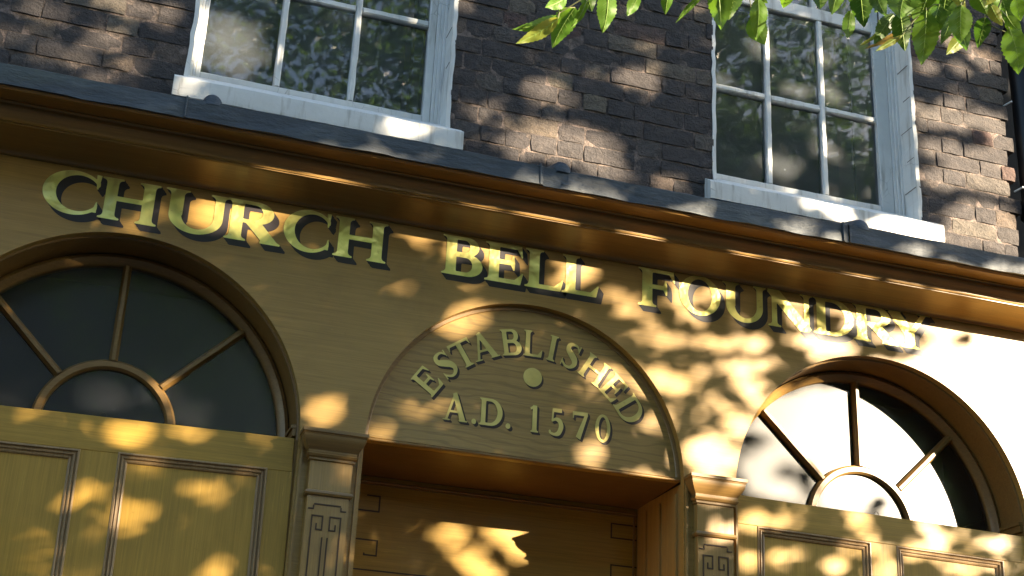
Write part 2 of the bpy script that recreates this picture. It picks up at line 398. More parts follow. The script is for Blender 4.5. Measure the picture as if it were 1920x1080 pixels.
# ------------------------------------------------------------------ sash windows
def sash_window(idx, label):
    x0, x1 = WIN[idx]; s0, s1 = SILL[idx]
    t = thing('sash_window', label, 'window', ((x0 + x1) / 2, .15, 4.05), 'white sash windows in the brick wall')
    zs = 4.125
    # stone sill, painted
    sb = MB().extr_x([(.0, 4.046), (-.002, 4.060), (-.003, 4.118), (.004, 4.125), (.145, 4.215), (.145, 4.046)], s0, s1, 14, .0011)
    obj('sill', sb, M['white'], t, 'white painted stone sill with fine cracks', smooth=30)
    # painted reveals left and right
    for sx, nm in ((x0, 1), (x1, -1)):
        r = MB()
        zz = [4.155 + i * .045 for i in range(40)]
        pr = [(sx + random.uniform(-.0035, .002) * nm, z) for z in zz if z < ZT]
        V = []; F = []
        for (xx, z) in pr:
            V += [(xx - .004 * nm, YB - .001, z), (xx + .012 * nm, YB + .0005, z), (xx + .012 * nm, .150, z), (xx - .004 * nm, .150, z)]
        for i in range(len(pr) - 1):
            for q in range(4): F.append((i * 4 + q, i * 4 + (q + 1) % 4, i * 4 + 4 + (q + 1) % 4, i * 4 + 4 + q))
        r.add(V, F)
        jb = obj('painted_reveal', r, M['white'], t)
        if nm == -1:    # joints of the bricks showing through the paint
            for q in range(7):
                zq = 4.30 + q * PH * 2 + random.uniform(-.01, .01)
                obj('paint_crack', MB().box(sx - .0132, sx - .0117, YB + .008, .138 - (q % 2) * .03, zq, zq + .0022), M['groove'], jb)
    # box frame with stepped mouldings
    fl, fr_ = x0 + .034, x1 - .048
    for nm, a, b in (('l', x0 + .010, fl), ('r', fr_, x1 - .010)):
        st = [(a, b, .150, .19)]
        o = MB()
        if nm == 'r':
            o.cbox(a + .026, b, .146, .20, 4.165, ZT, .002, 20, .0008); o.cbox(a + .013, a + .0262, .153, .20, 4.165, ZT, .002, 20, .0006); o.cbox(a, a + .0132, .160, .20, 4.165, ZT, .002, 20, .0008)
        else:
            o.cbox(a, b - .010, .146, .20, 4.165, ZT, .002, 20, .0008); o.cbox(b - .0102, b, .156, .20, 4.165, ZT, .002, 20, .0008)
        obj('box_frame', o, M['white'], t)
    obj('frame_head', MB().box(x0 + .01, x1 - .01, .146, .20, ZT - .06, ZT - .002), M['white'], t)
    # lower and upper sash: stiles, rails, bars, panes
    gx0, gx1 = fl + .018, fr_ - .030
    if idx: gx0, gx1 = x0 + .052, x1 - .110
    for nm, zb, zt, y in (('lower', 4.205, 5.165, .165), ('upper', 5.115, ZT - .06, .205)):
        f = MB()
        f.cbox(fl + .001, gx0, y, y + .035, zb, zt, .0025, 24, .0009); f.cbox(gx1, fr_ - .0012, y, y + .035, zb, zt, .0025, 24, .0009)
        sash = obj('sash', f, M['white'], t)
        g0 = zb + .048 if nm == 'lower' else zb + .05
        obj('bottom_rail', MB().cbox(gx0, gx1, y + .0015, y + .035, zb, g0, .003, 20, .0011), M['white'], sash)
        g1 = zt - (.060 if nm == 'lower' else .05)
        obj('top_rail', MB().cbox(gx0, gx1, y + .0015, y + .035, g1, zt, .003, 20, .0009), M['white'], sash)
        zm = (4.665 if nm == 'lower' else (g0 + g1) / 2)
        w3 = (gx1 - gx0) / 3
        for q in (1, 2):
            xb = gx0 + w3 * q
            obj('glazing_bar', MB().cbox(xb - .0125, xb + .0125, y + .002, y + .034, g0, g1, .005, 22, .0014), M['white'], sash)
        for q in range(3):
            a = gx0 + w3 * q + (.0125 if q else 0); b = gx0 + w3 * (q + 1) - (.0125 if q < 2 else 0)
            obj('glazing_bar', MB().cbox(a, b, y + .003, y + .033, zm - .0125 + random.uniform(-.002, .002), zm + .0125, .005, 10, .0013), M['white'], sash)
        for q in range(3):
            for (a, b) in ((g0, zm), (zm, g1)):
                gy = y + .020 + random.uniform(-.0006, .0006)
                tl = random.uniform(-.0035, .0035); t2 = random.uniform(-.0035, .0035)
                pa, pb = gx0 + w3 * q, gx0 + w3 * (q + 1)
                obj('pane', MB().add([(pa, gy + tl, a), (pb, gy - tl, a + 0), (pb, gy - tl + t2, b), (pa, gy + tl + t2, b)], [(0, 1, 2, 3)]), M['glass'], sash)
    # inside: lining of the opening and folded inner shutter
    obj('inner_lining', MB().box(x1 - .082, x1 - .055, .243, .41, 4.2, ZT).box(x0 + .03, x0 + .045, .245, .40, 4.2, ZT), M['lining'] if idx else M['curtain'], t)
    obj('inner_shutter', MB().box(x1 - .095, x1 - .060, .402, .52, 4.2, ZT).box(x0 + .0, x0 + .035, .402, .52, 4.2, ZT), M['curtain'], t)
    return t
sash_window(0, 'white sash window at the left, its sill overlapping the first lead roll')
sash_window(1, 'white sash window at the right, partly behind the hanging green leaves')
# room behind
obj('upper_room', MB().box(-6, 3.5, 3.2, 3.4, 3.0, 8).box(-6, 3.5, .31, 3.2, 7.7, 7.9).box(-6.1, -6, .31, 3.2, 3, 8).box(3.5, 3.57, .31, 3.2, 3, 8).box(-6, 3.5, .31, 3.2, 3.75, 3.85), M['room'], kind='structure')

# ------------------------------------------------------------------ lead flashing and cornice
lead = thing('lead_flashing', 'blue-grey lead flashing capping the wooden cornice, dressed over round rolls', 'flashing', (1.5, -.15, 3.85))
YL = -.313; LT = 3.875; LB = 3.797
seams = [-1.05, .141, 1.374, 2.573, 3.80, 5.0]
for i in range(len(seams) - 1):
    a, b = seams[i], seams[i + 1]
    yo = -.0035 * (i % 2)
    V = []; F = []; n = 26
    for j in range(n + 1):
        x = a + .0005 + (b - a - .001) * j / n
        w = .0028 * math.sin(j * 1.7 + i) + random.uniform(-.0012, .0012)
        w2 = random.uniform(-.0016, .0016) + .0022 * math.sin(j * .9 + i * 2)
        V += [(x, YB + .004, 3.99 + w2), (x, YL + .010 + w * .3 + yo, LT + w2 * .6), (x, YL + w * .35 + yo, LT - .006), (x, YL + w + yo, (LT + LB) / 2), (x, YL - .002 + w * .6 + yo, LB + w2 * .8), (x, YL + .010, LB + .002)]
    for j in range(n):
        for q in range(5): F.append((j * 6 + q, j * 6 + q + 1, j * 6 + 7 + q, j * 6 + 6 + q))
    obj('lead_sheet', MB().add(V, F), M['lead'], lead, smooth=50)
for x in (.225, 1.445, 2.632, 3.86):
    mb = MB(); pr = []
    n = 12
    ys = [(YL - .006, .62), (YL + .004, .9), (YL + .02, 1.0), (-.1, 1.0), (YB, 1.0)]
    V = []; F = []
    for j, (y, sc) in enumerate(ys):
        zb = LT - .012 + (3.99 - LT) * (y - YL) / (YB - YL)
        for q in range(n + 1):
            a = PI * q / n; V.append((x + .034 * sc * math.cos(a), y, zb + .043 * sc * math.sin(a)))
    for j in range(len(ys) - 1):
        for q in range(n): F.append((j * (n + 1) + q, j * (n + 1) + q + 1, (j + 1) * (n + 1) + q + 1, (j + 1) * (n + 1) + q))
    F.append(tuple(range(n + 1)))
    obj('lead_roll', MB().add(V, F), M['lead'], lead, smooth=50)
    obj('seam_lap', MB().cbox(x - .086, x - .080, YL - .0075, YL + .01, LB + .001, LT + .002, .002, 4, .0006), M['lead'], lead)
corn = thing('timber_cornice', 'brown grained timber cornice running under the lead flashing', 'cornice', (1.5, -.15, 3.7))
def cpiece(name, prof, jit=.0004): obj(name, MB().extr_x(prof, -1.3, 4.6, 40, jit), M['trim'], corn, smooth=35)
cpiece('corona_soffit', [(-.300, 3.860), (-.304, 3.7965), (-.296, 3.790), (-.240, 3.7985), (-.02, 3.7988), (-.02, 3.86)])
cy = [(-.212, 3.7985), (-.212, 3.7945), (-.205, 3.792)]
for i in range(9):
    t = i / 8
    cy.append((-.203 + .020 * t - .007 * math.sin(2 * PI * t), 3.790 - .052 * t))
cpiece('crown_moulding', cy + [(-.184, 3.7365), (-.03, 3.7365), (-.03, 3.7985)])
cv = [(-.180, 3.7363), (-.180, 3.732), (-.172, 3.730)]
for i in range(11):
    a = PI / 2 * i / 10
    cv.append((-.172 + .160 * math.sin(a), 3.730 - .023 * (1 - math.cos(a))))
cpiece('cove_moulding', cv + [(-.011, 3.704), (-.001, 3.703), (-.001, 3.7363)])

# ------------------------------------------------------------------ timber shopfront
XL, ZS, RL = .0509, 2.875, .620
XR, RR = 2.868, .620
XT, RT, ZTy = 1.467, .580, 2.897
front = thing('timber_shopfront', 'grained timber shopfront with arched openings below the cornice', 'shopfront', (1.5, 0, 0))
def arcpts(cx, cz, r, a0, a1, n): return [(cx + r * math.cos(a0 + (a1 - a0) * i / n), cz + r * math.sin(a0 + (a1 - a0) * i / n)) for i in range(n + 1)]
out = [(-1.4, 3.7025), (-1.4, 0.3), (XL - RL, 0.3)] + arcpts(XL, ZS, RL, PI, 0, 72) + [(XL + RL, .3), (XT - RT, .3)] + arcpts(XT, ZTy, RT, PI, 0, 72) + [(XT + RT, .3), (XR - RR, .3)] + arcpts(XR, ZS, RR, PI, 0, 72) + [(XR + RR, .3), (4.6, .3), (4.6, 3.7025)]
obj('fascia_board', MB().poly(out, 0.0, .03), M['fascia'], front)
for cx, r in ((XL, RL), (XR, RR)):
    rv = MB().arc(cx, ZS, [(r + .0005, .0305), (r - .006, .034), (r - .009, .16), (r - .004, .20), (r + .05, .20), (r + .05, .0305)], 0, PI, 80)
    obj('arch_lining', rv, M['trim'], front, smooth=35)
    for sx, dr in ((cx - r, 1), (cx + r, -1)):
        obj('jamb_lining', MB().box(min(sx - .04 * dr, sx + .009 * dr), max(sx - .04 * dr, sx + .009 * dr), .031, .20, .3, ZS - .0005), M['trimv'], front)
        obj('impost_moulding', MB().box(min(sx + .0085 * dr, sx + .020 * dr), max(sx + .0085 * dr, sx + .020 * dr), .036, .155, ZS + .015, ZS + .040).box(min(sx + .0085 * dr, sx + .026 * dr), max(sx + .0085 * dr, sx + .026 * dr), .034, .158, ZS + .0405, ZS + .052), M['trim'], front)
# door recess
dj = MB().box(XT - RT - .03, XT - RT, .031, .44, .3, ZTy).box(XT + RT, XT + RT + .03, .031, .44, .3, ZTy)
obj('door_lining', dj, M['trimv'], front)
obj('door_lining_edge', MB().box(XT + RT - .010, XT + RT - .0005, .05, .075, .3, ZTy - .03).box(XT + RT - .007, XT + RT - .0005, .20, .208, .3, ZTy - .03).box(XT + RT - .007, XT + RT - .0005, .33, .338, .3, ZTy - .03), M['trimv'], front)
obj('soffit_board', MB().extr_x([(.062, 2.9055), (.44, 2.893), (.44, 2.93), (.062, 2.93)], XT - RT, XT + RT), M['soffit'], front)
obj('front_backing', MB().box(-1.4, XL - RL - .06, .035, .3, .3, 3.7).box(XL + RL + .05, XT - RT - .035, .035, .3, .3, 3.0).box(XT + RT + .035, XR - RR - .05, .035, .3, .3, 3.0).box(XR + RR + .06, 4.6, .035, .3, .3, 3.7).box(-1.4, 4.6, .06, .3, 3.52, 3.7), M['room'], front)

# tympanum sign
sign = thing('arched_sign_panel', 'arched wooden panel over the doorway with gilt ESTABLISHED A.D. 1570', 'sign', (XT, .04, ZTy))
YT = .036
pan = [(XT - RT + .002, ZTy + .009)] + arcpts(XT, ZTy + .002, RT - .002, PI, 0, 72)[1:-1] + [(XT + RT - .002, ZTy + .009)]
obj('board', MB().poly(pan, YT, YT + .025), M['tymp'], sign)
rim = [(RT + .0005, .0305), (RT - .004, .0312), (RT - .013, .0325), (RT - .016, .0355), (RT + .0005, .0358)]
obj('rim_moulding', MB().arc(XT, ZTy + .002, rim, 0.01, PI - .01, 80), M['trim'], sign, smooth=35)
obj('bottom_bead', MB().cbox(XT - RT + .001, XT + RT - .001, .024, .062, 2.9065, 2.9155, .003, 20, .0005).cbox(XT - RT + .001, XT + RT - .001, .028, .0622, 2.9158, 2.921, .002, 20, .0004), M['trim'], sign)

# ------------------------------------------------------------------ glyphs as distance fields, contoured into flat gilding
mx, mn = np.maximum, np.minimum
def rect(x0, x1, y0, y1): return lambda X, Y: mx(np.abs(X - (x0 + x1) / 2) - (x1 - x0) / 2, np.abs(Y - (y0 + y1) / 2) - (y1 - y0) / 2)
def ell(cx, cy, rx, ry):
    def f(X, Y):
        a = np.sqrt(((X - cx) / rx) ** 2 + ((Y - cy) / ry) ** 2)
        b = np.sqrt(((X - cx) / rx ** 2) ** 2 + ((Y - cy) / ry ** 2) ** 2) + 1e-6
        return a * (a - 1) / b
    return f
def bar(x0, y0, x1, y1, w0, w1=None):
    w1 = w0 if w1 is None else w1
    def f(X, Y):
        dx, dy = x1 - x0, y1 - y0; L = math.hypot(dx, dy)
        t = ((X - x0) * dx + (Y - y0) * dy) / L / L; d = np.abs((X - x0) * dy - (Y - y0) * dx) / L
        return mx(d - (w0 + (w1 - w0) * np.clip(t, 0, 1)) / 2, mx(-t, t - 1) * L)
    return f
def stroke(pts, ws, n=8):
    P = []
    for i in range(len(pts) - 1):
        p0 = np.array(pts[max(i - 1, 0)]); p1 = np.array(pts[i]); p2 = np.array(pts[i + 1]); p3 = np.array(pts[min(i + 2, len(pts) - 1)])
        for q in range(n):
            t = q / n
            P.append((*(.5 * (2 * p1 + (p2 - p0) * t + (2 * p0 - 5 * p1 + 4 * p2 - p3) * t * t + (3 * p1 - p0 - 3 * p2 + p3) * t ** 3)), ws[i] + (ws[i + 1] - ws[i]) * t))
    P.append((*pts[-1], ws[-1]))
    def f(X, Y):
        D = np.full_like(X, 9.)
        for (a, b, wa), (c, d, wb) in zip(P[:-1], P[1:]):
            dx, dy = c - a, d - b; t = np.clip(((X - a) * dx + (Y - b) * dy) / (dx * dx + dy * dy + 1e-12), 0, 1)
            D = mn(D, np.hypot(X - a - dx * t, Y - b - dy * t) - (wa + (wb - wa) * t) / 2)
        return D
    return f
def U_(*fs): return lambda X, Y: np.minimum.reduce([f(X, Y) for f in fs])
def SU(*fs, k=.07):
    def g(X, Y):
        d = fs[0](X, Y)
        for f in fs[1:]:
            e = f(X, Y); h = np.clip(.5 + .5 * (e - d) / k, 0, 1); d = e + (d - e) * h - k * h * (1 - h)
        return d
    return g
def SUB(a, b): return lambda X, Y: mx(a(X, Y), -b(X, Y))
def AND(a, b): return lambda X, Y: mx(a(X, Y), b(X, Y))
def half(nx, ny, c): return lambda X, Y: nx * X + ny * Y - c     # inside where nx*x+ny*y < c
def stem(x0, x1, top=1, bot=1, o=.10, s=.045, ot=None, olt=None, y0=0, y1=1):
    fs = [rect(x0, x1, y0, y1)]
    if bot: fs.append(rect(x0 - (o if bot in (1, 2) else 0), x1 + (o if bot in (1, 3) else 0), y0, y0 + s))
    if top: fs.append(rect(x0 - (o if top in (1, 2) else 0), x1 + (o if top in (1, 3) else 0), y1 - s, y1))
    g = SU(*fs, k=.11); lim = rect(x0 - .5, x1 + .5, y0, y1)
    return AND(g, lim)
t_ = .25; th = .115
def G(c, t=t_, h=th):
    o = .10
    if c == 'H':
        w = 1.24; return w, U_(stem(o, o + t), stem(w - o - t, w - o), rect(o + t - .02, w - o - t + .02, .46, .46 + h))
    if c == 'C':
        f = SUB(ell(.56, .5, .56, .53), ell(.64, .5, .40, .43))
        f = SUB(f, AND(half(-1, 0, -.80), AND(half(-.55, .9, .10), half(-.40, -.9, -.71))))
        f = AND(f, half(1, 0, 1.01))
        return 1.04, U_(f, AND(AND(bar(.97, 1.01, .965, .66, .10, .03), half(0, 1, 1.01)), half(1, 0, 1.03)), AND(bar(.99, .36, .965, .10, .02, .08), half(1, 0, 1.03)))
    if c == 'U':
        w = 1.22; a, b = o, w - o - .02
        f = SUB(ell((a + b) / 2, .40, (b - a) / 2, .43), ell((a + b) / 2 + .03, .42, (b - a) / 2 - .20, .33)); f = AND(f, half(0, 1, .40))
        return w, U_(f, stem(a, a + t, 1, 0, y0=.38), stem(b - .17, b, 1, 0, y0=.38, o=.09))
    if c in 'BRP':
        r = {'B': 0}.get(c, 1)
        if r:
            w = 1.16; bowl = SUB(AND(U_(ell(.62, .725, .36, .275), rect(.2, .62, .45, 1)), rect(.2, 1.2, .45, 1)), AND(U_(ell(.58, .725, .17, .185), rect(o + t, .58, .54, .91)), rect(o + t, 1, .54, .91)))
            leg = SU(AND(bar(.50, .56, 1.04, -.06, .27, .25), rect(0, 1.3, 0, .55)), rect(.74, w, 0, .045), k=.05)
            return w, U_(stem(o, o + t), bowl, AND(leg, rect(0, 1.3, 0, .55)))
        w = 1.02
        b1 = SUB(AND(U_(ell(.60, .755, .30, .245), rect(.2, .60, .51, 1)), rect(.2, 1.2, .51, 1)), AND(U_(ell(.55, .755, .13, .155), rect(o + t, .55, .60, .91)), rect(o + t, 1, .60, .91)))
        b2 = SUB(AND(U_(ell(.62, .285, .385, .285), rect(.2, .62, 0, .57)), rect(.2, 1.2, 0, .57)), AND(U_(ell(.58, .285, .17, .185), rect(o + t, .58, .10, .47)), rect(o + t, 1, .10, .47)))
        return w, U_(stem(o, o + t), b1, b2)
    if c in 'EFL':
        w = {'E': .94, 'F': .92, 'L': .94}[c]; fs = [stem(o, o + t, 2 if c != 'L' else 1, 1 if c == 'F' else 2)]
        if c != 'L':
            fs += [rect(o, w - .10, 1 - h * .85, 1), AND(bar(w - .12, 1.0, w - .02, .70, .16, .02), half(0, 1, 1)), rect(o, w - .26, .475, .475 + h), bar(w - .27, .70, w - .23, .40, .09, .06) if 0 else AND(U_(bar(w - .26, .53, w - .24, .72, .12, .03), bar(w - .26, .53, w - .22, .34, .12, .03)), half(0, -1, 0))]
        if c != 'F': fs += [rect(o, w - .10, 0, h * .95), AND(bar(w - .16, 0, w + .0, .30, .22, .02), half(0, -1, 0))]
        return w, AND(U_(*fs), rect(-1, w + .02, 0, 1))
    if c == 'O' or c == '0':
        w = 1.14 if c == 'O' else .74; i = .235 if c == 'O' else .17
        return w, SUB(ell(w / 2, .5, w / 2, .53), ell(w / 2, .5, w / 2 - i, .425))
    if c == 'N':
        w = 1.22; return w, AND(U_(stem(.12, .12 + h + .02, 2, 1, o=.10), stem(w - .12 - h - .02, w - .12, 1, 0, o=.10), bar(.11, 1.02, w - .17, -.03, .29)), rect(-.1, w + .1, -.02, 1))
    if c == 'D':
        w = 1.16; bowl = SUB(AND(U_(ell(.56, .5, .59, .5), rect(.2, .56, 0, 1)), rect(.2, 1.3, 0, 1)), AND(U_(ell(.52, .5, .38, .40), rect(o + t, .52, .10, .90)), rect(o + t, 1.3, .10, .90)))
        return w, U_(stem(o, o + t), bowl)
    if c == 'Y':
        w = 1.16
        return w, AND(U_(stem(.47, .47 + t, 0, 1, y1=.50), bar(.18, 1.0, .58, .42, .27, .26), bar(1.0, 1.0, .64, .42, h, h + .02), rect(0, .42, .955, 1), rect(.80, w, .955, 1)), rect(-.1, w + .1, 0, 1))
    if c == 'A':
        w = 1.14; return w, AND(U_(bar(.50, 1.03, .93, -.02, .20, .25), bar(.52, 1.0, .16, 0, h, h), rect(.30, .80, .30, .30 + h * .8), rect(0, .34, 0, .045), rect(.72, w, 0, .045)), rect(-.1, w + .1, 0, 1.05))
    if c == 'T':
        w = 1.02; return w, AND(U_(stem(w / 2 - t / 2, w / 2 + t / 2, 0, 1), rect(.06, w - .06, 1 - h, 1), bar(.07, 1.0, .01, .74, .14, .02), bar(w - .07, 1.0, w - .01, .74, .14, .02)), rect(-.05, w + .05, 0, 1.0))
    if c == 'I': return .46, stem(o, o + t, o=.10)
    if c == 'S':
        return .80, U_(stroke([(.68, .80), (.56, .93), (.38, .955), (.20, .88), (.19, .70), (.40, .55), (.60, .40), (.66, .22), (.52, .06), (.32, .035), (.14, .14), (.09, .20)], [.07, .08, .10, .17, .22, .26, .26, .20, .12, .09, .08, .07]), AND(bar(.70, .99, .69, .70, .06, .03), half(0, 1, 1)), bar(.075, .01, .085, .30, .06, .03))
    if c == '1': return .46, U_(stem(.12, .12 + t * .95, 0, 1, o=.08), AND(bar(.02, .86, .26, 1.0, .09), rect(0, .37, 0, 1)))
    if c == '5': return .78, U_(rect(.20, .66, .86, 1), bar(.22, .98, .17, .50, .09), stroke([(.17, .52), (.36, .60), (.56, .53), (.64, .34), (.52, .10), (.30, .025), (.10, .07), (.06, .12)], [.06, .12, .20, .24, .20, .10, .10, .12]))
    if c == '7': return .78, U_(rect(.04, .76, .86, 1), bar(.70, .93, .30, 0, .14, .24), bar(.06, 1., .04, .72, .10, .03))
    if c == '.': return .24, ell(.12, .09, .12, .10)
    if c == 'o': return 1.0, ell(.5, .5, .5, .5)
def contour(f, x0, x1, y0, y1, n):
    h = (x1 - x0) / n; nx = n; ny = int(math.ceil((y1 - y0) / h))
    X, Y = np.meshgrid(x0 + h * np.arange(nx + 1), y0 + h * np.arange(ny + 1)); D = f(X, Y) + 1e-7
    ins = D < 0; V = []; F = []; cache = {}
    def vid(key, p):
        if key not in cache: cache[key] = len(V); V.append(p)
        return cache[key]
    for j in range(ny):
        i = 0
        while i < nx:
            c = (ins[j, i], ins[j, i + 1], ins[j + 1, i + 1], ins[j + 1, i])
            if all(c):
                k2 = i
                while k2 < nx and ins[j, k2] and ins[j, k2 + 1] and ins[j + 1, k2 + 1] and ins[j + 1, k2]: k2 += 1
                F.append(tuple(vid(('g', a, b), (X[b, a], Y[b, a])) for a, b in ((i, j), (k2, j), (k2, j + 1), (i, j + 1)))); i = k2; continue
            if any(c):
                cs = [(i, j), (i + 1, j), (i + 1, j + 1), (i, j + 1)]; pl = []
                for q in range(4):
                    a, b = cs[q], cs[(q + 1) % 4]; da, db = D[a[1], a[0]], D[b[1], b[0]]
                    if da < 0: pl.append(vid(('g', *a), (X[a[1], a[0]], Y[a[1], a[0]])))
                    if (da < 0) != (db < 0):
                        t = da / (da - db); pl.append(vid(('e', *min(a, b), *max(a, b)), (X[a[1], a[0]] + t * (X[b[1], b[0]] - X[a[1], a[0]]), Y[a[1], a[0]] + t * (Y[b[1], b[0]] - Y[a[1], a[0]]))))
                if len(pl) >= 3: F.append(tuple(pl))
            i += 1
    return V, F
def letter(ch, place, sx, sz, y, parent, off, n=60, shade=M['shade'], yshade=None, t=t_, h=th, nm=None):
    # place: (u, v) in glyph units -> (x, z); off: the drop shade in glyph units
    w, f = G(ch, t, h); nm = nm or ('letter' if ch.isalpha() and ch != 'o' else 'disc' if ch == 'o' else 'full_stop' if ch == '.' else 'numeral')
    V, F = contour(f, -.15, w + .15, -.12, 1.14, n)
    mb = MB(); mb.v = [(place(a, b)[0], y, place(a, b)[1]) for a, b in V]; mb.f = F
    o = obj(nm, mb, M['gold2'] if y > 0 else M['gold'], parent, None if nm in ('disc', 'full_stop') else 'gilt ' + ch)
    def fs(X, Y): return np.minimum.reduce([f(X - off[0] * q, Y - off[1] * q) for q in np.linspace(.08, 1, 9)])
    V, F = contour(fs, -.15, w + .4, -.32, 1.14, n)
    mb = MB(); mb.v = [(place(a, b)[0], y + .0006, place(a, b)[1]) for a, b in V]; mb.f = F
    obj('letter_shade', mb, shade, o)
    return o
LET = [('C', -.264, -.078), ('H', -.079, .113), ('U', .130, .352), ('R', .339, .532), ('C', .539, .705), ('H', .716, .905),
       ('B', 1.108, 1.262), ('E', 1.268, 1.412), ('L', 1.420, 1.566), ('L', 1.562, 1.705),
       ('F', 1.862, 2.012), ('O', 2.028, 2.196), ('U', 2.205, 2.392), ('N', 2.392, 2.590), ('D', 2.588, 2.764), ('R', 2.760, 2.957), ('Y', 2.905, 3.110)]
words = {0: ('CHURCH', 'gilt black-shaded lettering CHURCH at the left end of the fascia'), 6: ('BELL', 'gilt black-shaded lettering BELL in the middle of the fascia'), 10: ('FOUNDRY', 'gilt black-shaded lettering FOUNDRY at the right of the fascia')}
for i, (c, a, b) in enumerate(LET):
    if i in words: wd = thing('sign_lettering', words[i][1], 'lettering', (a, -.001, 3.54), 'gilt words of the shop sign')
    w, _ = G(c); z0 = 3.536 + .0068 * a; hh = .152
    letter(c, lambda u, v, a=a, b=b, w=w, z0=z0: (a + u / w * (b - a), z0 + v * hh), 1, 1, -.0016, wd, (.135 * w * hh / (b - a), -.155), n=70)
# ESTABLISHED on an arc, A.D. 1570 below
AC = (1.475, 2.883); AR = .461
TL = [('E', 1.095, 3.146), ('S', 1.149, 3.224), ('T', 1.212, 3.274), ('A', 1.292, 3.303), ('B', 1.391, 3.340), ('L', 1.474, 3.344), ('I', 1.549, 3.336), ('S', 1.619, 3.318), ('H', 1.706, 3.274), ('E', 1.785, 3.222), ('D', 1.851, 3.150)]
WD = {'E': .072, 'S': .066, 'T': .085, 'A': .098, 'B': .076, 'L': .072, 'I': .036, 'H': .098, 'D': .094}
est = thing('sign_lettering', 'gilt lettering ESTABLISHED A.D. 1570 on the arched panel over the door', 'lettering', (XT, YT - .001, 3.0), 'gilt words of the shop sign')
for c, x, z in TL:
    an = math.atan2(x - AC[0], z - AC[1]); w, _ = G(c); H_ = .098; ww = WD[c]
    r_ = AR
    cx, cz = AC[0] + math.sin(an) * r_, AC[1] + math.cos(an) * r_
    def pl(u, v, cx=cx, cz=cz, an=an, w=w, ww=ww):
        p, q = (u / w - .5) * ww, (v - .5) * H_
        return cx + p * math.cos(an) + q * math.sin(an), cz - p * math.sin(an) + q * math.cos(an)
    gx, gz = .0085, -.0085      # shade always falls down and to the right
    lu, lv = gx * math.cos(an) - gz * math.sin(an), gx * math.sin(an) + gz * math.cos(an)
    letter(c, pl, 1, 1, YT - .0016, est, (lu / ww * w, lv / H_), n=52, shade=M['shade2'], t=.22, h=.10)
for c, x0, x1, z0 in (('A', 1.158, 1.248, 3.017), ('.', 1.262, 1.279, 3.016), ('D', 1.288, 1.374, 3.017), ('.', 1.386, 1.404, 3.016), ('1', 1.474, 1.510, 3.016), ('5', 1.545, 1.601, 3.016), ('7', 1.632, 1.692, 3.016), ('0', 1.719, 1.777, 3.016)):
    w, _ = G(c)
    letter(c, lambda u, v, x0=x0, x1=x1, w=w, z0=z0: (x0 + u / w * (x1 - x0), z0 + v * .098), 1, 1, YT - .0016, est, (.0085 / (x1 - x0) * w, -.088), n=48, shade=M['shade2'], t=.22, h=.10)
letter('o', lambda u, v: (1.478 + (u - .5) * .070, 3.217 + (v - .5) * .070), 1, 1, YT - .0016, est, (.09, -.12), n=48, shade=M['shade2'])

# ------------------------------------------------------------------ fanlights
def fanlight(cx, label):
    t = thing('fanlight', label, 'fanlight', (cx, .18, ZS), 'semicircular fanlights')
    ro, ri = .607, .572
    obj('frame_ring', MB().arc(cx, ZS, [(ro, .1605), (ro - .012, .155), (ro - .020, .163), (ri + .003, .172), (ri, .178), (ri, .205), (ro, .205)], 0, PI, 80), M['trim'], t, smooth=30)
    r2, r1 = .233, .200
    obj('inner_ring', MB().arc(cx, ZS, [(r2, .178), (r2 - .008, .167), (r1 + .007, .167), (r1, .178), (r1, .200), (r2, .200)], 0, PI, 56), M['trim'], t, smooth=30)
    angs = [PI / 2 + .006, PI / 2 - .80, PI / 2 + .80, .03, PI - .03]
    for a in angs:
        d = Vector((math.cos(a), 0, math.sin(a))); pn = Vector((-math.sin(a), 0, math.cos(a))); V = []; L_ = 8
        for j in range(L_ + 1):
            p = Vector((cx, 0, ZS)) + d * (r2 - .003 + (ri + .004 - r2) * j / L_)
            for q, y in ((-.0145, .200), (-.0145, .178), (-.006, .163), (.006, .163), (.0145, .178), (.0145, .200)):
                V.append(p + pn * (q + random.uniform(-.0006, .0006)) + Vector((0, y, 0)))
        F = [(j * 6 + q, j * 6 + (q + 1) % 6, j * 6 + 6 + (q + 1) % 6, j * 6 + 6 + q) for j in range(L_) for q in range(6)]
        obj('glazing_bar', MB().add(V, F), M['trim'], t, smooth=25)
    se = sorted(angs)
    se = [0] + se[1:4] + [PI]
    for a, b in zip(se[:-1], se[1:]):
        n = 14; pts = [(cx + .585 * math.cos(a + (b - a) * i / n), ZS + .585 * math.sin(a + (b - a) * i / n)) for i in range(n + 1)]
        pts += [(cx + .222 * math.cos(b + (a - b) * i / n), ZS + .222 * math.sin(b + (a - b) * i / n)) for i in range(n + 1)]
        obj('pane', MB().poly(pts, .188 + random.uniform(-.0006, .0006)), M['fanglass'], t)
    obj('pane', MB().poly(arcpts(cx, ZS, .214, 0, PI, 24), .1885), M['fanglass'], t, 'half-round centre pane')
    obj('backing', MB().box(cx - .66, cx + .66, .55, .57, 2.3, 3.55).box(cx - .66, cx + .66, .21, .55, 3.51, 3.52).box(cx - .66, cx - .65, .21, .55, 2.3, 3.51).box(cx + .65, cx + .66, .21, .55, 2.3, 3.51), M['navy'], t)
    return t
fanlight(XL, 'left fanlight, dark blue glass in shade behind brown bars')
fanlight(XR, 'right fanlight, glass glaring white in the sun')

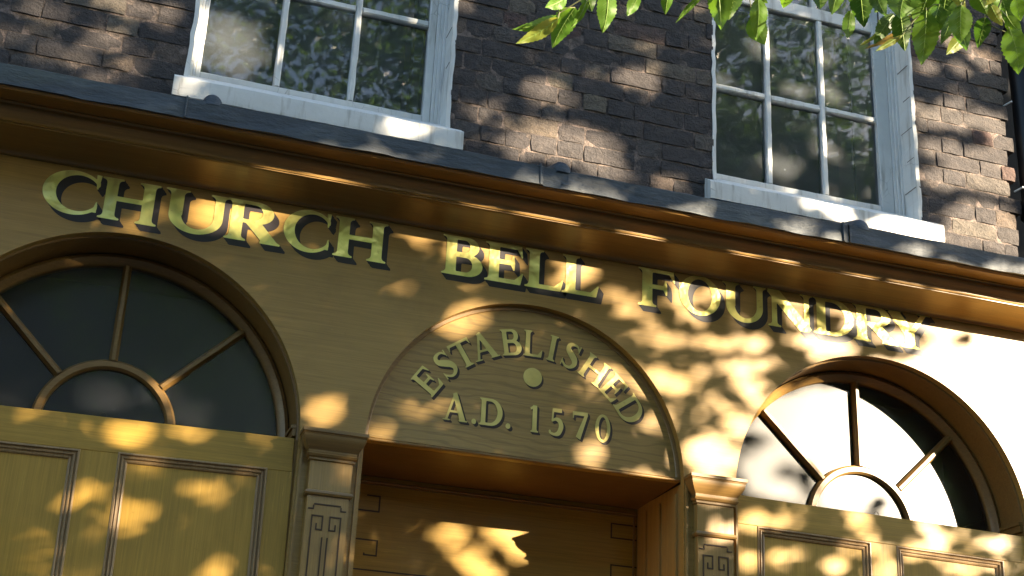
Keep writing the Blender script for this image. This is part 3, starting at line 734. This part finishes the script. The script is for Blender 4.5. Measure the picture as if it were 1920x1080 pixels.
# ------------------------------------------------------------------ shutters
def shutter(x0, x1, ztop, rot, panels, label, ringx):
    xc = (x0 + x1) / 2
    t = thing('window_shutter', label, 'shutter', (xc, .04, ztop), 'panelled timber shutters')
    ptop = panels[0][2]
    y = .022
    obj('top_rail', MB().cbox(x0, x1, y, y + .035, ptop, ztop, .002, 16, .0004), M['shuth'], t)
    xs = [x0] + [v for p in panels for v in (p[0], p[1])] + [x1]
    for i in range(0, len(xs), 2):
        if xs[i + 1] - xs[i] > .01: obj('stile', MB().box(xs[i], xs[i + 1], y + .0003, y + .035, 1.0, ptop - .0004), M['shut'], t)
    for a, b, zt in panels:
        p = obj('panel', MB().box(a - .002, b + .002, y + .010, y + .03, 1.05, zt + .002), M['shut'], t)
        prof = [(-.001, y + .0015), (.002, y - .003), (.006, y - .0035), (.008, y + .003), (.011, y + .0045), (.014, y - .0005), (.018, y + .0005), (.020, y + .0065), (.023, y + .007), (.026, y + .003), (.030, y + .005), (.033, y + .0103)]
        obj('panel_moulding', MB().loops(a, b, 1.05, zt, prof), M['mould'], t)
    rn = MB().tube([(ringx + .011 * math.cos(a), .030 + .003 * math.sin(a * 2), ztop + .004 + .011 * math.sin(a)) for a in [PI * 2 * i / 16 for i in range(17)]], .0013, 6)
    obj('wire_ring', rn, M['steel'], t)
    t.rotation_euler = (0, -rot, 0)
    return t
shutter(XL - RL + .011, XL + RL - .011, 2.866, math.atan((2.876 - 2.858) / .934), [(-.52, -.009, 2.752), (.106, .580, 2.757)], 'left golden panelled timber shutter with large sun blots', .045)
shutter(XR - RR + .011, XR + RR - .011, 2.877, math.atan(-.015 / 1.15), [(2.345, 2.806, 2.772), (2.912, 3.372, 2.772)], 'right golden panelled timber shutter with small round sun spots', 2.838)

# ------------------------------------------------------------------ pilasters
def pilaster(xc, ztop, label, loc):
    t = thing('pilaster', label, 'pilaster', (xc, -.02, .3), 'slim pilasters beside the doorway')
    hw = .068
    def ring(name, prof, mat='trim'):       # prof (half-width add, z) swept round three sides
        mb = MB(); V = []; F = []
        for e, z in prof: V += [(xc - hw - e, .0, z), (xc - hw - e, -.030 - e, z), (xc + hw + e, -.030 - e, z), (xc + hw + e, .0, z)]
        for i in range(len(prof) - 1):
            for q in range(3): F.append((i * 4 + q, i * 4 + q + 1, i * 4 + 5 + q, i * 4 + 4 + q))
        F.append((0, 1, 2, 3)); F.append(tuple((len(prof) - 1) * 4 + q for q in range(4)))
        obj(name, mb.add(V, F), M[mat], t, smooth=25)
    Z = ztop
    ring('shaft', [(0, .3), (0, Z - .215)], 'trimv')
    ring('astragal', [(0, Z - .2345 + .0196), (.008, Z - .213), (.011, Z - .206), (.009, Z - .199), (.003, Z - .196)])
    ring('neck', [(.002, Z - .1958), (.002, Z - .100)], 'trimv')
    cyma = [(.003, Z - .0998), (.008, Z - .097), (.008, Z - .090), (.014, Z - .086), (.017, Z - .079), (.012, Z - .0755), (.013, Z - .068)]
    cyma += [(.013 + .022 * math.sin(PI / 2 * i / 7), Z - .066 + .047 * (i / 7)) for i in range(8)]
    cyma += [(.036, Z - .018), (.037, Z - .014), (.041, Z - .012), (.041, Z - .001), (.038, Z)]
    ring('capital', cyma)
    # key pattern in raised strips, the grooves' shade put into their dark colour
    y = -.0304
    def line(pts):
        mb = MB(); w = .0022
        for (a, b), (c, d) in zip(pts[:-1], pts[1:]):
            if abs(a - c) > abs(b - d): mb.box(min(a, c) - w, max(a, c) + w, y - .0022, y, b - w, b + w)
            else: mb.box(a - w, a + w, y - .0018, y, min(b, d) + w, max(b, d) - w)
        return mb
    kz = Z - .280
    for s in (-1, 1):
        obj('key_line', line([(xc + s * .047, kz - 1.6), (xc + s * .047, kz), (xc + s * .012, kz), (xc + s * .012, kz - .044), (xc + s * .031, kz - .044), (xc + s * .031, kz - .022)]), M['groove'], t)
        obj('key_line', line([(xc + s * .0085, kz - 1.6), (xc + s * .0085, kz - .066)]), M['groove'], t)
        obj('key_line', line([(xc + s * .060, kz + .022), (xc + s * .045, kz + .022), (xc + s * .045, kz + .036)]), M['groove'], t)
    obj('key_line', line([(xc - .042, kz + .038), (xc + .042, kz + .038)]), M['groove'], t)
    obj('edge_strip', MB().box(xc - hw - .034, xc - hw - .026, -.008, .0, .3, Z - .03).box(xc + hw + .022, xc + hw + .030, -.008, 0, .3, Z - .03), M['trimv'], t)
    return t
pilaster(.780, 2.897, 'pilaster between the left fanlight and the doorway', 0)
pilaster(2.154, 2.918, 'pilaster between the doorway and the right fanlight', 0)

# ------------------------------------------------------------------ door
door = thing('panelled_door', 'golden-brown wooden door deep in the recess with incised square keys', 'door', (XT, .45, .3))
obj('board', MB().box(XT - RT + .001, XT + RT - .001, .432, .48, .3, 2.892), M['shuth'], door)
obj('head_moulding', MB().cbox(XT - RT + .002, XT + RT - .002, .422, .4315, 2.868, 2.876, .002, 10, .0003).box(XT - RT + .002, XT + RT - .002, .4265, .4316, 2.861, 2.8675), M['trim'], door)
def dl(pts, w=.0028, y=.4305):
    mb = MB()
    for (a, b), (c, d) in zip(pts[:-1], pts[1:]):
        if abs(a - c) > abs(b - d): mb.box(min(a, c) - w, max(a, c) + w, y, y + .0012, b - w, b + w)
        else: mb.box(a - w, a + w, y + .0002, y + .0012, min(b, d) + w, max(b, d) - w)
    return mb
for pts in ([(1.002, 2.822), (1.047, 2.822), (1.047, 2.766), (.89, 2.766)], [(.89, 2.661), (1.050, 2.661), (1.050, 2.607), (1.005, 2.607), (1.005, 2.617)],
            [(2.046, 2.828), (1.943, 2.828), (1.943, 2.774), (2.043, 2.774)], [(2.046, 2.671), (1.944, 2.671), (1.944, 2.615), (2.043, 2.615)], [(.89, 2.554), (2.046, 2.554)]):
    obj('groove_shade_line', dl(pts), M['groove'], door)  # raised strips, their dark colour gives the groove shade
obj('side_bead', MB().box(2.030, 2.036, .424, .4315, .3, 2.86), M['trim'], door)

# ------------------------------------------------------------------ tree that shades the front, crown pruned to planned sun patches
HOLES = [(-0.274,4.175,0.032,0.029,1),(-0.197,4.171,0.045,0.029,1),(-0.126,4.267,0.036,0.03,0.8),(-0.052,4.263,0.037,0.03,0.8),(0.017,4.169,0.04,0.03,1),(-0.096,4.108,0.036,0.017,0.8),(0.133,4.356,0.057,0.044,0.8),(0.094,4.426,0.057,0.026,0.8),(-0.324,4.322,0.054,0.038,0.8),(-0.05,4.413,0.093,0.028,0.9),(-0.428,4.203,0.035,0.025,1),(-0.214,4.316,0.073,0.026,0.7),(1.906,4.55,0.104,0.032,1),(1.528,4.421,0.066,0.033,0.9),(1.61,4.398,0.055,0.021,0.8),(1.305,4.256,0.085,0.023,0.7),(1.563,4.251,0.098,0.03,0.8),(1.688,4.234,0.132,0.046,1),(1.438,4.147,0.085,0.032,1),(1.625,4.151,0.131,0.034,1),(1.801,4.118,0.099,0.023,1),(1.192,4.73,0.054,0.019,0.7),(1.973,4.709,0.047,0.02,0.6),(2.062,4.117,0.057,0.028,0.8),(1.756,4.16,0.088,0.032,1),(3.376,5.11,0.041,0.028,1),(3.526,5.055,0.069,0.022,1),(3.605,5.024,0.055,0.034,1),(3.273,4.923,0.048,0.022,0.8),(3.435,4.952,0.054,0.017,0.8),(3.275,4.711,0.066,0.024,1),(3.4,4.757,0.04,0.021,1),(3.313,4.665,0.133,0.029,1),(3.557,4.72,0.095,0.035,1),(3.613,4.64,0.081,0.064,1),(3.476,4.513,0.214,0.052,1),(3.557,4.44,0.161,0.062,1),(3.291,4.387,0.104,0.036,1),(3.501,4.216,0.157,0.088,1),(3.6,4.16,0.132,0.087,1),(3.364,4.117,0.103,0.049,1),(0.465,4.529,0.09,0.064,1),(0.44,4.407,0.089,0.036,1),(0.534,4.452,0.07,0.027,0.8),(0.487,4.349,0.069,0.018,0.7),(2.815,4.808,0.051,0.032,1),(2.669,4.985,0.036,0.048,0.9),(2.976,4.978,0.031,0.033,1),(2.995,4.835,0.041,0.037,1),(2.753,4.437,0.087,0.025,0.8),(2.957,4.555,0.036,0.036,1),(2.49,4.773,0.039,0.023,0.7),(0.336,4.452,0.027,0.133,1),(0.926,4.095,0.056,0.031,1),(0.136,4.083,0.029,0.025,0.9),(2.715,4.089,0.053,0.033,1),(2.597,4.113,0.06,0.019,0.9),(3.029,4.067,0.149,0.048,1),(3.127,4.055,0.1,0.043,1),(0.287,3.62,0.072,0.055,1),(0.432,3.627,0.07,0.056,1),(0.502,3.665,0.052,0.024,1),(-0.138,3.568,0.069,0.019,0.6),(0.075,3.539,0.053,0.023,0.5),(1.186,3.664,0.044,0.029,1),(1.318,3.646,0.065,0.042,1),(1.596,3.621,0.042,0.051,1),(1.669,3.602,0.059,0.051,1),(1.754,3.585,0.051,0.046,0.9),(1.068,3.653,0.039,0.021,0.5),(1.869,3.691,0.043,0.03,0.5),(1.861,3.507,0.098,0.038,1),(1.957,3.418,0.107,0.038,1),(1.831,3.398,0.063,0.025,0.7),(1.833,3.274,0.104,0.037,0.8),(1.979,3.266,0.085,0.041,0.9),(2.085,3.523,0.057,0.038,1),(2.196,3.628,0.044,0.035,1),(2.15,3.427,0.078,0.038,1),(2.282,3.469,0.075,0.034,1),(2.085,3.313,0.056,0.029,0.8),(2.236,3.335,0.087,0.042,1),(2.368,3.398,0.067,0.047,1),(2.343,3.268,0.079,0.046,1),(2.191,3.205,0.06,0.041,1),(2.063,3.166,0.046,0.036,0.9),(2.168,3.06,0.064,0.044,1),(2.276,3.135,0.065,0.061,1),(2.084,3.009,0.054,0.028,0.8),(2.21,3.005,0.085,0.036,1),(2.042,3.602,0.044,0.039,1),(2.086,3.696,0.035,0.044,1),(2.261,3.584,0.04,0.035,0.8),(2.464,3.64,0.055,0.044,1),(2.531,3.596,0.046,0.044,1),(2.74,3.63,0.047,0.058,1),(2.619,3.501,0.138,0.031,1),(2.832,3.601,0.071,0.058,1),(2.972,3.579,0.095,0.045,1),(0.738,2.978,0.054,0.051,1),(0.951,2.942,0.063,0.04,0.9),(1.044,3.05,0.064,0.026,0.7),(1.94,2.921,0.082,0.023,1),(1.959,3.111,0.033,0.056,0.7),(1.202,3.092,0.05,0.019,0.5),(1.571,3.135,0.04,0.02,0.5),(1.77,3.285,0.054,0.028,1),(1.731,3.199,0.049,0.02,0.6),(1.756,2.985,0.061,0.039,0.7),(2.146,2.908,0.05,0.031,0.8),(2.125,2.838,0.041,0.023,0.9),(2.165,2.727,0.062,0.023,1),(0.787,2.747,0.018,0.035,0.5),(1.223,3.381,0.075,0.044,1),(1.29,3.413,0.048,0.028,1),(0.492,3.675,0.054,0.017,1),(1.025,3.677,0.082,0.017,0.8),(1.303,3.672,0.106,0.017,1),(1.631,3.677,0.088,0.018,1),(1.948,3.693,0.054,0.018,0.9),(2.013,3.672,0.045,0.018,0.9),(2.21,3.675,0.056,0.023,1),(2.525,3.681,0.086,0.021,1),(2.732,3.68,0.074,0.019,0.8),(3.039,3.677,0.203,0.029,1),(2.921,3.679,0.1,0.019,1),(-0.156,2.854,0.032,0.02,1),(-0.082,2.864,0.029,0.017,0.9),(-0.081,2.795,0.032,0.017,0.7),(0.146,2.838,0.059,0.026,0.9),(0.339,2.87,0.062,0.025,1),(0.598,2.878,0.039,0.014,0.9),(0.243,2.74,0.067,0.031,0.8),(0.425,2.686,0.06,0.034,1),(0.55,2.732,0.052,0.026,0.7),(0.217,2.575,0.049,0.043,1),(0.073,2.608,0.078,0.042,0.7),(-0.03,2.579,0.056,0.041,0.6),(0.088,2.509,0.065,0.036,0.7),(-0.028,2.441,0.032,0.019,0.8),(0.479,2.532,0.078,0.057,1),(0.448,2.452,0.064,0.036,1),(0.628,2.688,0.028,0.087,0.6),(0.097,2.376,0.04,0.013,0.8),(-0.128,2.504,0.039,0.032,0.5),(2.393,2.822,0.032,0.027,1),(2.329,2.799,0.042,0.043,0.8),(2.557,2.871,0.033,0.02,0.9),(2.463,2.814,0.026,0.02,0.8),(2.754,2.854,0.033,0.028,1),(3.076,2.89,0.05,0.02,1),(3.119,2.796,0.041,0.052,1),(3.228,2.842,0.035,0.02,1),(3.368,2.834,0.059,0.029,1),(3.016,2.758,0.063,0.022,0.8),(2.726,2.74,0.039,0.028,0.9),(2.679,2.669,0.065,0.023,1),(2.881,2.75,0.033,0.02,0.9),(2.899,2.687,0.053,0.028,1),(3.219,2.735,0.046,0.028,1),(2.453,2.683,0.053,0.035,0.8),(2.332,2.659,0.046,0.042,0.9),(3.354,2.765,0.033,0.02,0.8),(2.545,2.707,0.03,0.023,0.6),(2.813,2.835,0.027,0.016,0.6),(1.745,2.859,0.061,0.033,0.8),(1.952,2.908,0.093,0.02,1),(2.037,2.846,0.073,0.029,1),(1.83,2.784,0.051,0.038,1),(1.898,2.755,0.041,0.023,1),(1.421,2.847,0.023,0.023,0.7)]
HOLES = [((a, b, c * .72, d * .85, e) if abs(b - 3.675) < .03 and c > d * 2.2 else (a, b, c * .62, d * .62, e * .7) if 2.40 < a < 3.0 and b > 3.56 and b < 3.70
          else (a, b, c * .80, d * .82, e * .9) if 1.78 < a < 2.45 and 2.95 < b < 3.72 else (a, b, c * .74, d * .78, e) if a > 2.25 and b < 2.93 else (a, b, c * 1.16, d * 1.16, min(1, e * 1.2)) if b > 4.03 else ((a, b, c * 1.05, d * 1.05, 1) if e > .85 else (a, b, c * .68, d * .74, e)) if (a < .7 and b < 2.93) else (a, b, c, d, e)) for a, b, c, d, e in HOLES]
HOLES += [(.226, 3.05, .09, .028, 1), (.50, 3.01, .05, .04, 1), (.41, 3.09, .06, .02, 1), (-.06, 3.02, .03, .05, 1), (.36, 3.17, .03, .012, 1)]
LIT = [(2.42, 3.28), (2.56, 3.40), (2.84, 3.48), (3.05, 3.53), (3.14, 3.66), (3.16, 3.76), (4.9, 3.80), (4.9, 2.90), (3.45, 2.93), (2.95, 2.975), (2.56, 3.00), (2.50, 3.16)]
def inside(px, pz, poly):
    c = np.zeros(len(px), bool); n = len(poly)
    for i in range(n):
        (x1, z1), (x2, z2) = poly[i], poly[(i + 1) % n]
        k_ = ((z1 > pz) != (z2 > pz)) & (px < (x2 - x1) * (pz - z1) / (z2 - z1 + 1e-12) + x1); c ^= k_
    return c
def keep(P):  # drops leaves along the sun direction so the crown gaps shape the dapples
    x0 = P[:, 0] + .98 * P[:, 1]; z0 = P[:, 2] + .37 * P[:, 1]; ok = np.ones(len(P), bool); rnd = RS.rand(len(P))
    dist = -P[:, 1]
    for a, b, ra, rb, s_ in HOLES:
        ra2, rb2 = ra * 1.0 + .019, rb * 1.0 + .017
        q = ((x0 - a) / ra2) ** 2 + ((z0 - b) / rb2) ** 2 < 1
        ok &= ~(q & (rnd < (s_ ** .5 if s_ < .95 else 1)))
    lit = inside(x0, z0, LIT)
    for a, b, ra, rb in ((2.59, 3.25, .028, .075), (2.665, 3.235, .03, .03), (2.775, 3.10, .07, .055), (2.83, 3.04, .04, .03), (3.14, 3.035, .045, .025), (3.06, 3.61, .035, .03), (3.10, 3.585, .05, .015), (3.24, 3.63, .04, .02)):
        lit &= ~((((x0 - a) / ra) ** 2 + ((z0 - b) / rb) ** 2 < 1) & (rnd < .55))
    ok &= ~lit
    ok &= ~((x0 < -1.5) & (z0 < 2.3) & (rnd < .85))
    return ok
cells = []
def leaves(P, size, name, mat, parent, label=None, sun_bias=0.):
    n = len(P); rot = RS.rand(n) * 2 * PI
    nrm = RS.normal(size=(n, 3)); nrm[:, 2] += .9; nrm += np.array(SUN) * sun_bias; nrm /= np.linalg.norm(nrm, axis=1)[:, None]
    d = RS.normal(size=(n, 3)); d[:, 2] -= .5; d -= nrm * (d * nrm).sum(1)[:, None]; d /= np.linalg.norm(d, axis=1)[:, None]
    s = np.cross(nrm, d); L = size * (.7 + .6 * RS.rand(n))[:, None]; Wd = L * .31
    curl = nrm * L * .12
    V = np.stack([P - d * L * .5, P - d * L * .12 + s * Wd + curl, P - d * L * .12 - s * Wd + curl, P - d * L * .0 * 1.0, P + d * L * .25 + s * Wd * .75 + curl * .6, P + d * L * .25 - s * Wd * .75 + curl * .6, P + d * L * .5 - curl], 1)
    F = np.array([[0, 3, 1], [0, 2, 3], [1, 3, 4], [2, 5, 3], [3, 6, 4], [3, 5, 6]])
    idx = (np.arange(n)[:, None, None] * 7 + F[None]).reshape(-1)
    off = base_of(parent); vv = (V.reshape(-1, 3) - np.array(off)).astype(np.float32)
    me = bpy.data.meshes.new(name); me.vertices.add(len(vv)); me.vertices.foreach_set('co', vv.ravel())
    me.loops.add(len(idx)); me.loops.foreach_set('vertex_index', idx.astype(np.int32))
    me.polygons.add(len(idx) // 3); me.polygons.foreach_set('loop_start', np.arange(0, len(idx), 3, dtype=np.int32)); me.polygons.foreach_set('loop_total', np.full(len(idx) // 3, 3, np.int32))
    me.update(calc_edges=True); me.materials.append(mat)
    o = bpy.data.objects.new(name, me); C.objects.link(o); o.parent = parent; o['kind'] = 'stuff'
    return o
tree = thing('cherry_tree', 'large leafy street tree in front of the building, seen only in its shadows and reflections', 'tree', (6.3, -6.4, 0))
n1 = 34000
y = -3.6 - 2.2 * RS.rand(n1)
Pp = np.stack([-1.4 + 6.3 * RS.rand(n1) - .98 * y, y, 2.0 + 3.7 * RS.rand(n1) - .37 * y], 1)
n2 = 9000
u = RS.normal(size=(n2, 3)); u /= np.linalg.norm(u, axis=1)[:, None]; u *= (RS.rand(n2) ** .4)[:, None]
P2 = np.array([7.6, -5.6, 5.8]) + u * np.array([4.0, 2.0, 1.7])
# gaps between the boughs of the free crown
g = np.sin(P2[:, 0] * 2.1 + 1) * np.sin(P2[:, 1] * 2.7) * np.sin(P2[:, 2] * 2.3 + P2[:, 0]) > -.25
P2 = P2[g]
Pp = np.concatenate([Pp, P2]); Pp = Pp[keep(Pp)]
leaves(Pp, .088, 'crown', M['crown'], tree, sun_bias=.6)
tree2 = thing('plane_tree', 'tall dense street tree across the road, mirrored in the upper windows', 'tree', (6.5, -12.6, 0))
n3 = 110000
u = RS.normal(size=(n3, 3)); u /= np.linalg.norm(u, axis=1)[:, None]; u *= (RS.rand(n3) ** .35)[:, None]
P3 = np.array([6.6, -12.4, 9.6]) + u * np.array([7.6, 2.6, 6.4])
g = np.sin(P3[:, 0] * 1.9 + 1) * np.sin(P3[:, 1] * 2.3) * np.sin(P3[:, 2] * 2.1 + P3[:, 0]) > -.12
P3 = P3[g]; P3 = P3[keep(P3)]
leaves(P3, .125, 'crown', M['crown'], tree2)
obj('trunk', MB().tube([(6.5, -12.6, 0), (6.6, -12.5, 3), (6.4, -12.5, 6), (6.6, -12.4, 10)], .3, 12, .12), M['bark'], tree2, smooth=True)
tr = MB().tube([(6.3, -6.4, 0), (6.25, -6.35, 1.5), (6.4, -6.5, 3.2), (6.3, -6.6, 4.4)], .20, 14, .13); obj('trunk', tr, M['bark'], tree, smooth=True)
for a, b, c in (((6.35, -6.6, 4.0), (5.2, -5.7, 5.0), (4.2, -5.0, 5.6)), ((6.3, -6.6, 4.3), (7.4, -6.4, 5.6), (8.8, -6.0, 6.6)), ((6.3, -6.6, 4.3), (6.1, -6.5, 5.6), (6.4, -6.2, 7.2))):
    obj('limb', MB().tube([a, b, c], .085, 8, .025), M['bark'], tree, smooth=True)

# ------------------------------------------------------------------ hanging branch in the foreground
LEAVES = [(0.5275,-2.9546,2.6589,0.4749,-2.9153,2.6481,0.0165,0),(0.5131,-3.0031,2.6222,0.4661,-2.9672,2.5921,0.0189,1),(0.5702,-2.9042,2.7147,0.5575,-2.8452,2.6785,0.0328,0),(0.5066,-3.0521,2.6234,0.4788,-3.0497,2.6015,0.0185,0),(0.5277,-3.0722,2.6095,0.5152,-3.0508,2.5788,0.0106,0),(0.549,-3.0929,2.6181,0.5536,-3.0649,2.5716,0.0267,0),(0.6341,-2.993,2.6999,0.6207,-2.9804,2.666,0.0182,0),(0.6736,-3.0054,2.7056,0.6774,-2.9822,2.6815,0.0167,0),(0.6617,-3.1377,2.6117,0.6393,-3.1031,2.5848,0.0077,0),(0.6948,-3.1117,2.6565,0.7118,-3.0861,2.602,0.0333,0),(0.7209,-3.1133,2.6521,0.7261,-3.0795,2.6244,0.029,2),(0.7646,-3.0918,2.6617,0.7672,-3.078,2.6036,0.0229,0),(0.8062,-3.0972,2.6841,0.8135,-3.0689,2.6721,0.0187,0),(0.8436,-3.17,2.6471,0.8347,-3.1595,2.6105,0.0189,0),(0.8723,-3.169,2.6584,0.9021,-3.1264,2.6273,0.0294,2),(1.0072,-3.0866,2.6979,0.9596,-3.0222,2.6738,0.011,1),(0.9969,-3.0884,2.6768,0.9625,-3.0281,2.6658,0.0094,3),(0.9337,-3.1664,2.5994,0.8972,-3.1561,2.5715,0.0088,1),(0.955,-3.1337,2.6611,0.9748,-3.1092,2.6179,0.0273,2),(0.9498,-3.1997,2.6206,0.9535,-3.1751,2.5537,0.0337,0),(0.9671,-3.2049,2.6315,0.9684,-3.1789,2.5937,0.025,2),(0.9733,-3.2403,2.6094,0.9787,-3.2264,2.5633,0.029,0),(1.0247,-3.2185,2.6178,1.038,-3.1801,2.5966,0.0208,2),(1.037,-3.2172,2.6612,1.0473,-3.2163,2.6264,0.0211,0),(1.0239,-3.2623,2.5923,1.0425,-3.2639,2.5706,0.0174,0),(1.0214,-3.2681,2.5693,1.0344,-3.2599,2.5103,0.0331,0),(0.9401,-3.1762,2.6661,0.9297,-3.1702,2.6224,0.0373,0),(0.9609,-3.1929,2.6557,0.9557,-3.1688,2.6148,0.0357,0),(1.0055,-3.1705,2.6864,1.0181,-3.1355,2.6585,0.0321,2),(0.968,-3.1407,2.6753,1.0052,-3.1376,2.6592,0.0152,3),(0.9956,-3.2411,2.6355,1.0215,-3.2284,2.6142,0.0235,0),(1.0123,-3.2484,2.614,1.0329,-3.2411,2.5931,0.0161,1),(1.0333,-3.2726,2.617,1.0436,-3.2629,2.5889,0.019,0),(0.8529,-3.2339,2.6149,0.868,-3.2322,2.5724,0.0212,2),(0.585,-2.9101,2.7493,0.5952,-2.9075,2.7117,0.0236,2),(0.7656,-3.0487,2.7118,0.8048,-3.0431,2.6938,0.0183,0),(0.9403,-3.1234,2.6912,0.9334,-3.1055,2.6714,0.0168,0),(1.0059,-3.1743,2.642,0.9909,-3.1671,2.5979,0.0166,2),(0.9786,-3.305,2.5967,0.964,-3.2983,2.5693,0.0212,1)]
TW = [[(1.124,-3.308,2.645),(1.042,-3.248,2.655),(0.96,-3.193,2.664),(0.874,-3.152,2.683),(0.75,-3.088,2.691),(0.619,-3.03,2.695),(0.568,-3.001,2.683),(0.527,-2.968,2.656)],[(1.042,-3.248,2.655),(1.04,-3.224,2.628),(1.056,-3.22,2.608)],[(1.027,-3.207,2.619),(1.056,-3.216,2.604)],[(0.96,-3.193,2.664),(0.961,-3.183,2.65),(0.966,-3.177,2.639)],[(1.04,-3.224,2.628),(1.029,-3.212,2.624)],[(1.003,-3.224,2.663),(1.002,-3.205,2.64)]]
br = thing('hanging_branch', 'leafy green branch hanging into the top right of the view', 'branch', (.96, -3.19, 2.66))
for i, pts in enumerate(TW):
    if i == 0: pts = [(2.6, -4.6, 3.1), (1.8, -3.9, 2.75)] + pts
    obj('twig', MB().tube(pts, .0032 if i == 0 else .0012, 6, .0009), M['twig'], br, smooth=True)
TC = Vector((0, -4.54872, 1.55))
for q in range(13):      # more leaves higher on the same branch, and a few behind
    t = random.random(); a = Vector(TW[0][0]).lerp(Vector(TW[0][4]), t) + Vector((random.uniform(-.05, .05), random.uniform(.0, .16), random.uniform(.012, .045)))
    b = a + Vector((random.uniform(-.03, .03), random.uniform(-.02, .02), -random.uniform(.035, .055)))
    LEAVES.append((*a, *b, random.uniform(.018, .030), random.choice((0, 2, 2, 0, 1))))
for (ax, ay, az, bx, by, bz, w, kd) in LEAVES:
    A = Vector((ax, ay, az)); B = Vector((bx, by, bz)); L = (B - A).length; d = (B - A) / L
    view = ((A + B) / 2 - Vector((0, -4.6, 1.6))).normalized()
    s = d.cross(view).normalized(); nn = s.cross(d).normalized()
    roll = random.uniform(-.35, .35); s2 = s * math.cos(roll) + nn * math.sin(roll); nn = s2.cross(d).normalized()
    n = 22; V = []; F = []; fold = random.uniform(.10, .35); bend = random.uniform(-.10, .14) * L; sway = random.uniform(-.06, .06) * L
    for i in range(n + 1):
        t = i / n; tt = min(1, t * 1.0)
        prof = (math.sin(PI * tt ** .80) ** .85) * (1 - .25 * tt) * 1.12 if 0 < tt < 1 else 0
        hw_ = w / 2 * prof; ser = 1 + (.09 if i % 2 else -.03) * (0 < i < n)
        c0 = A + d * (L * t) + nn * (bend * math.sin(PI * t)) + s2 * (sway * math.sin(PI * t))
        for q in (-1, -.5, 0, .5, 1):
            wv = .0012 * math.sin(t * 17 + q * 2) * abs(q) * (L / .06)
            V.append(c0 + s2 * (hw_ * q * (ser if abs(q) == 1 else 1)) + nn * (abs(q) * hw_ * fold * 1.2 + wv))
    for i in range(n):
        for q in range(4): F.append((i * 5 + q, i * 5 + q + 1, i * 5 + 6 + q, i * 5 + 5 + q))
    lf = obj('leaf', MB().add(V, F), LM[kd], br, smooth=60)
    # midrib and stalk
    mid = [V[i * 5 + 2] - nn * .0002 for i in range(0, n + 1, 2)]
    mbv = MB().tube(mid, .00055, 4, .0002)
    for i in range(3, n - 2, 3):
        for q in (0, 4):
            mbv.tube([V[i * 5 + 2] - nn * .0002, V[min(n, i + 2) * 5 + (1 if q == 0 else 3)] - nn * .0003, ], .00028, 3, .0001)
    obj('leaf_vein', mbv, M['vein'], lf)
    st = min((Vector(p) for t_2 in TW for p in t_2), key=lambda p: (p - A).length)
    obj('stalk', MB().tube([st, (st + A) / 2 + Vector((0, 0, .004)), A], .0007, 5), M['twig'], lf)

# ------------------------------------------------------------------ houses across the street (tall row reflected in the panes, low row added to shade the ground)
hs = thing('brick_terrace', 'plain dark brick terrace across the street, behind the viewer', 'building', (-6, -18, 0))
obj('wall', MB().box(-26, 3.5, -26, -18, 0, 13), M['farbrick'], hs)
hs_shade = thing('brick_terrace', 'low dark brick terrace added further along the street to shade the ground, behind the viewer', 'building', (25, -17, 0))  # unseen row added to keep low sun off the ground
obj('wall', MB().box(4, 60, -26, -16.5, 0, 6.3), M['farbrick'], hs_shade)
for fx in range(9):
    obj('window', MB().box(6 + fx * 4, 7.2 + fx * 4, -16.5, -16.46, 4.2, 5.9), M['farglass'], hs_shade)
for fx in range(9):
    for fz in (1.2, 4.2, 7.0, 10.0):
        xx = -24 + fx * 3.0
        obj('window', MB().box(xx, xx + 1.1, -18.0, -17.96, fz, fz + 1.7), M['farglass'], hs)
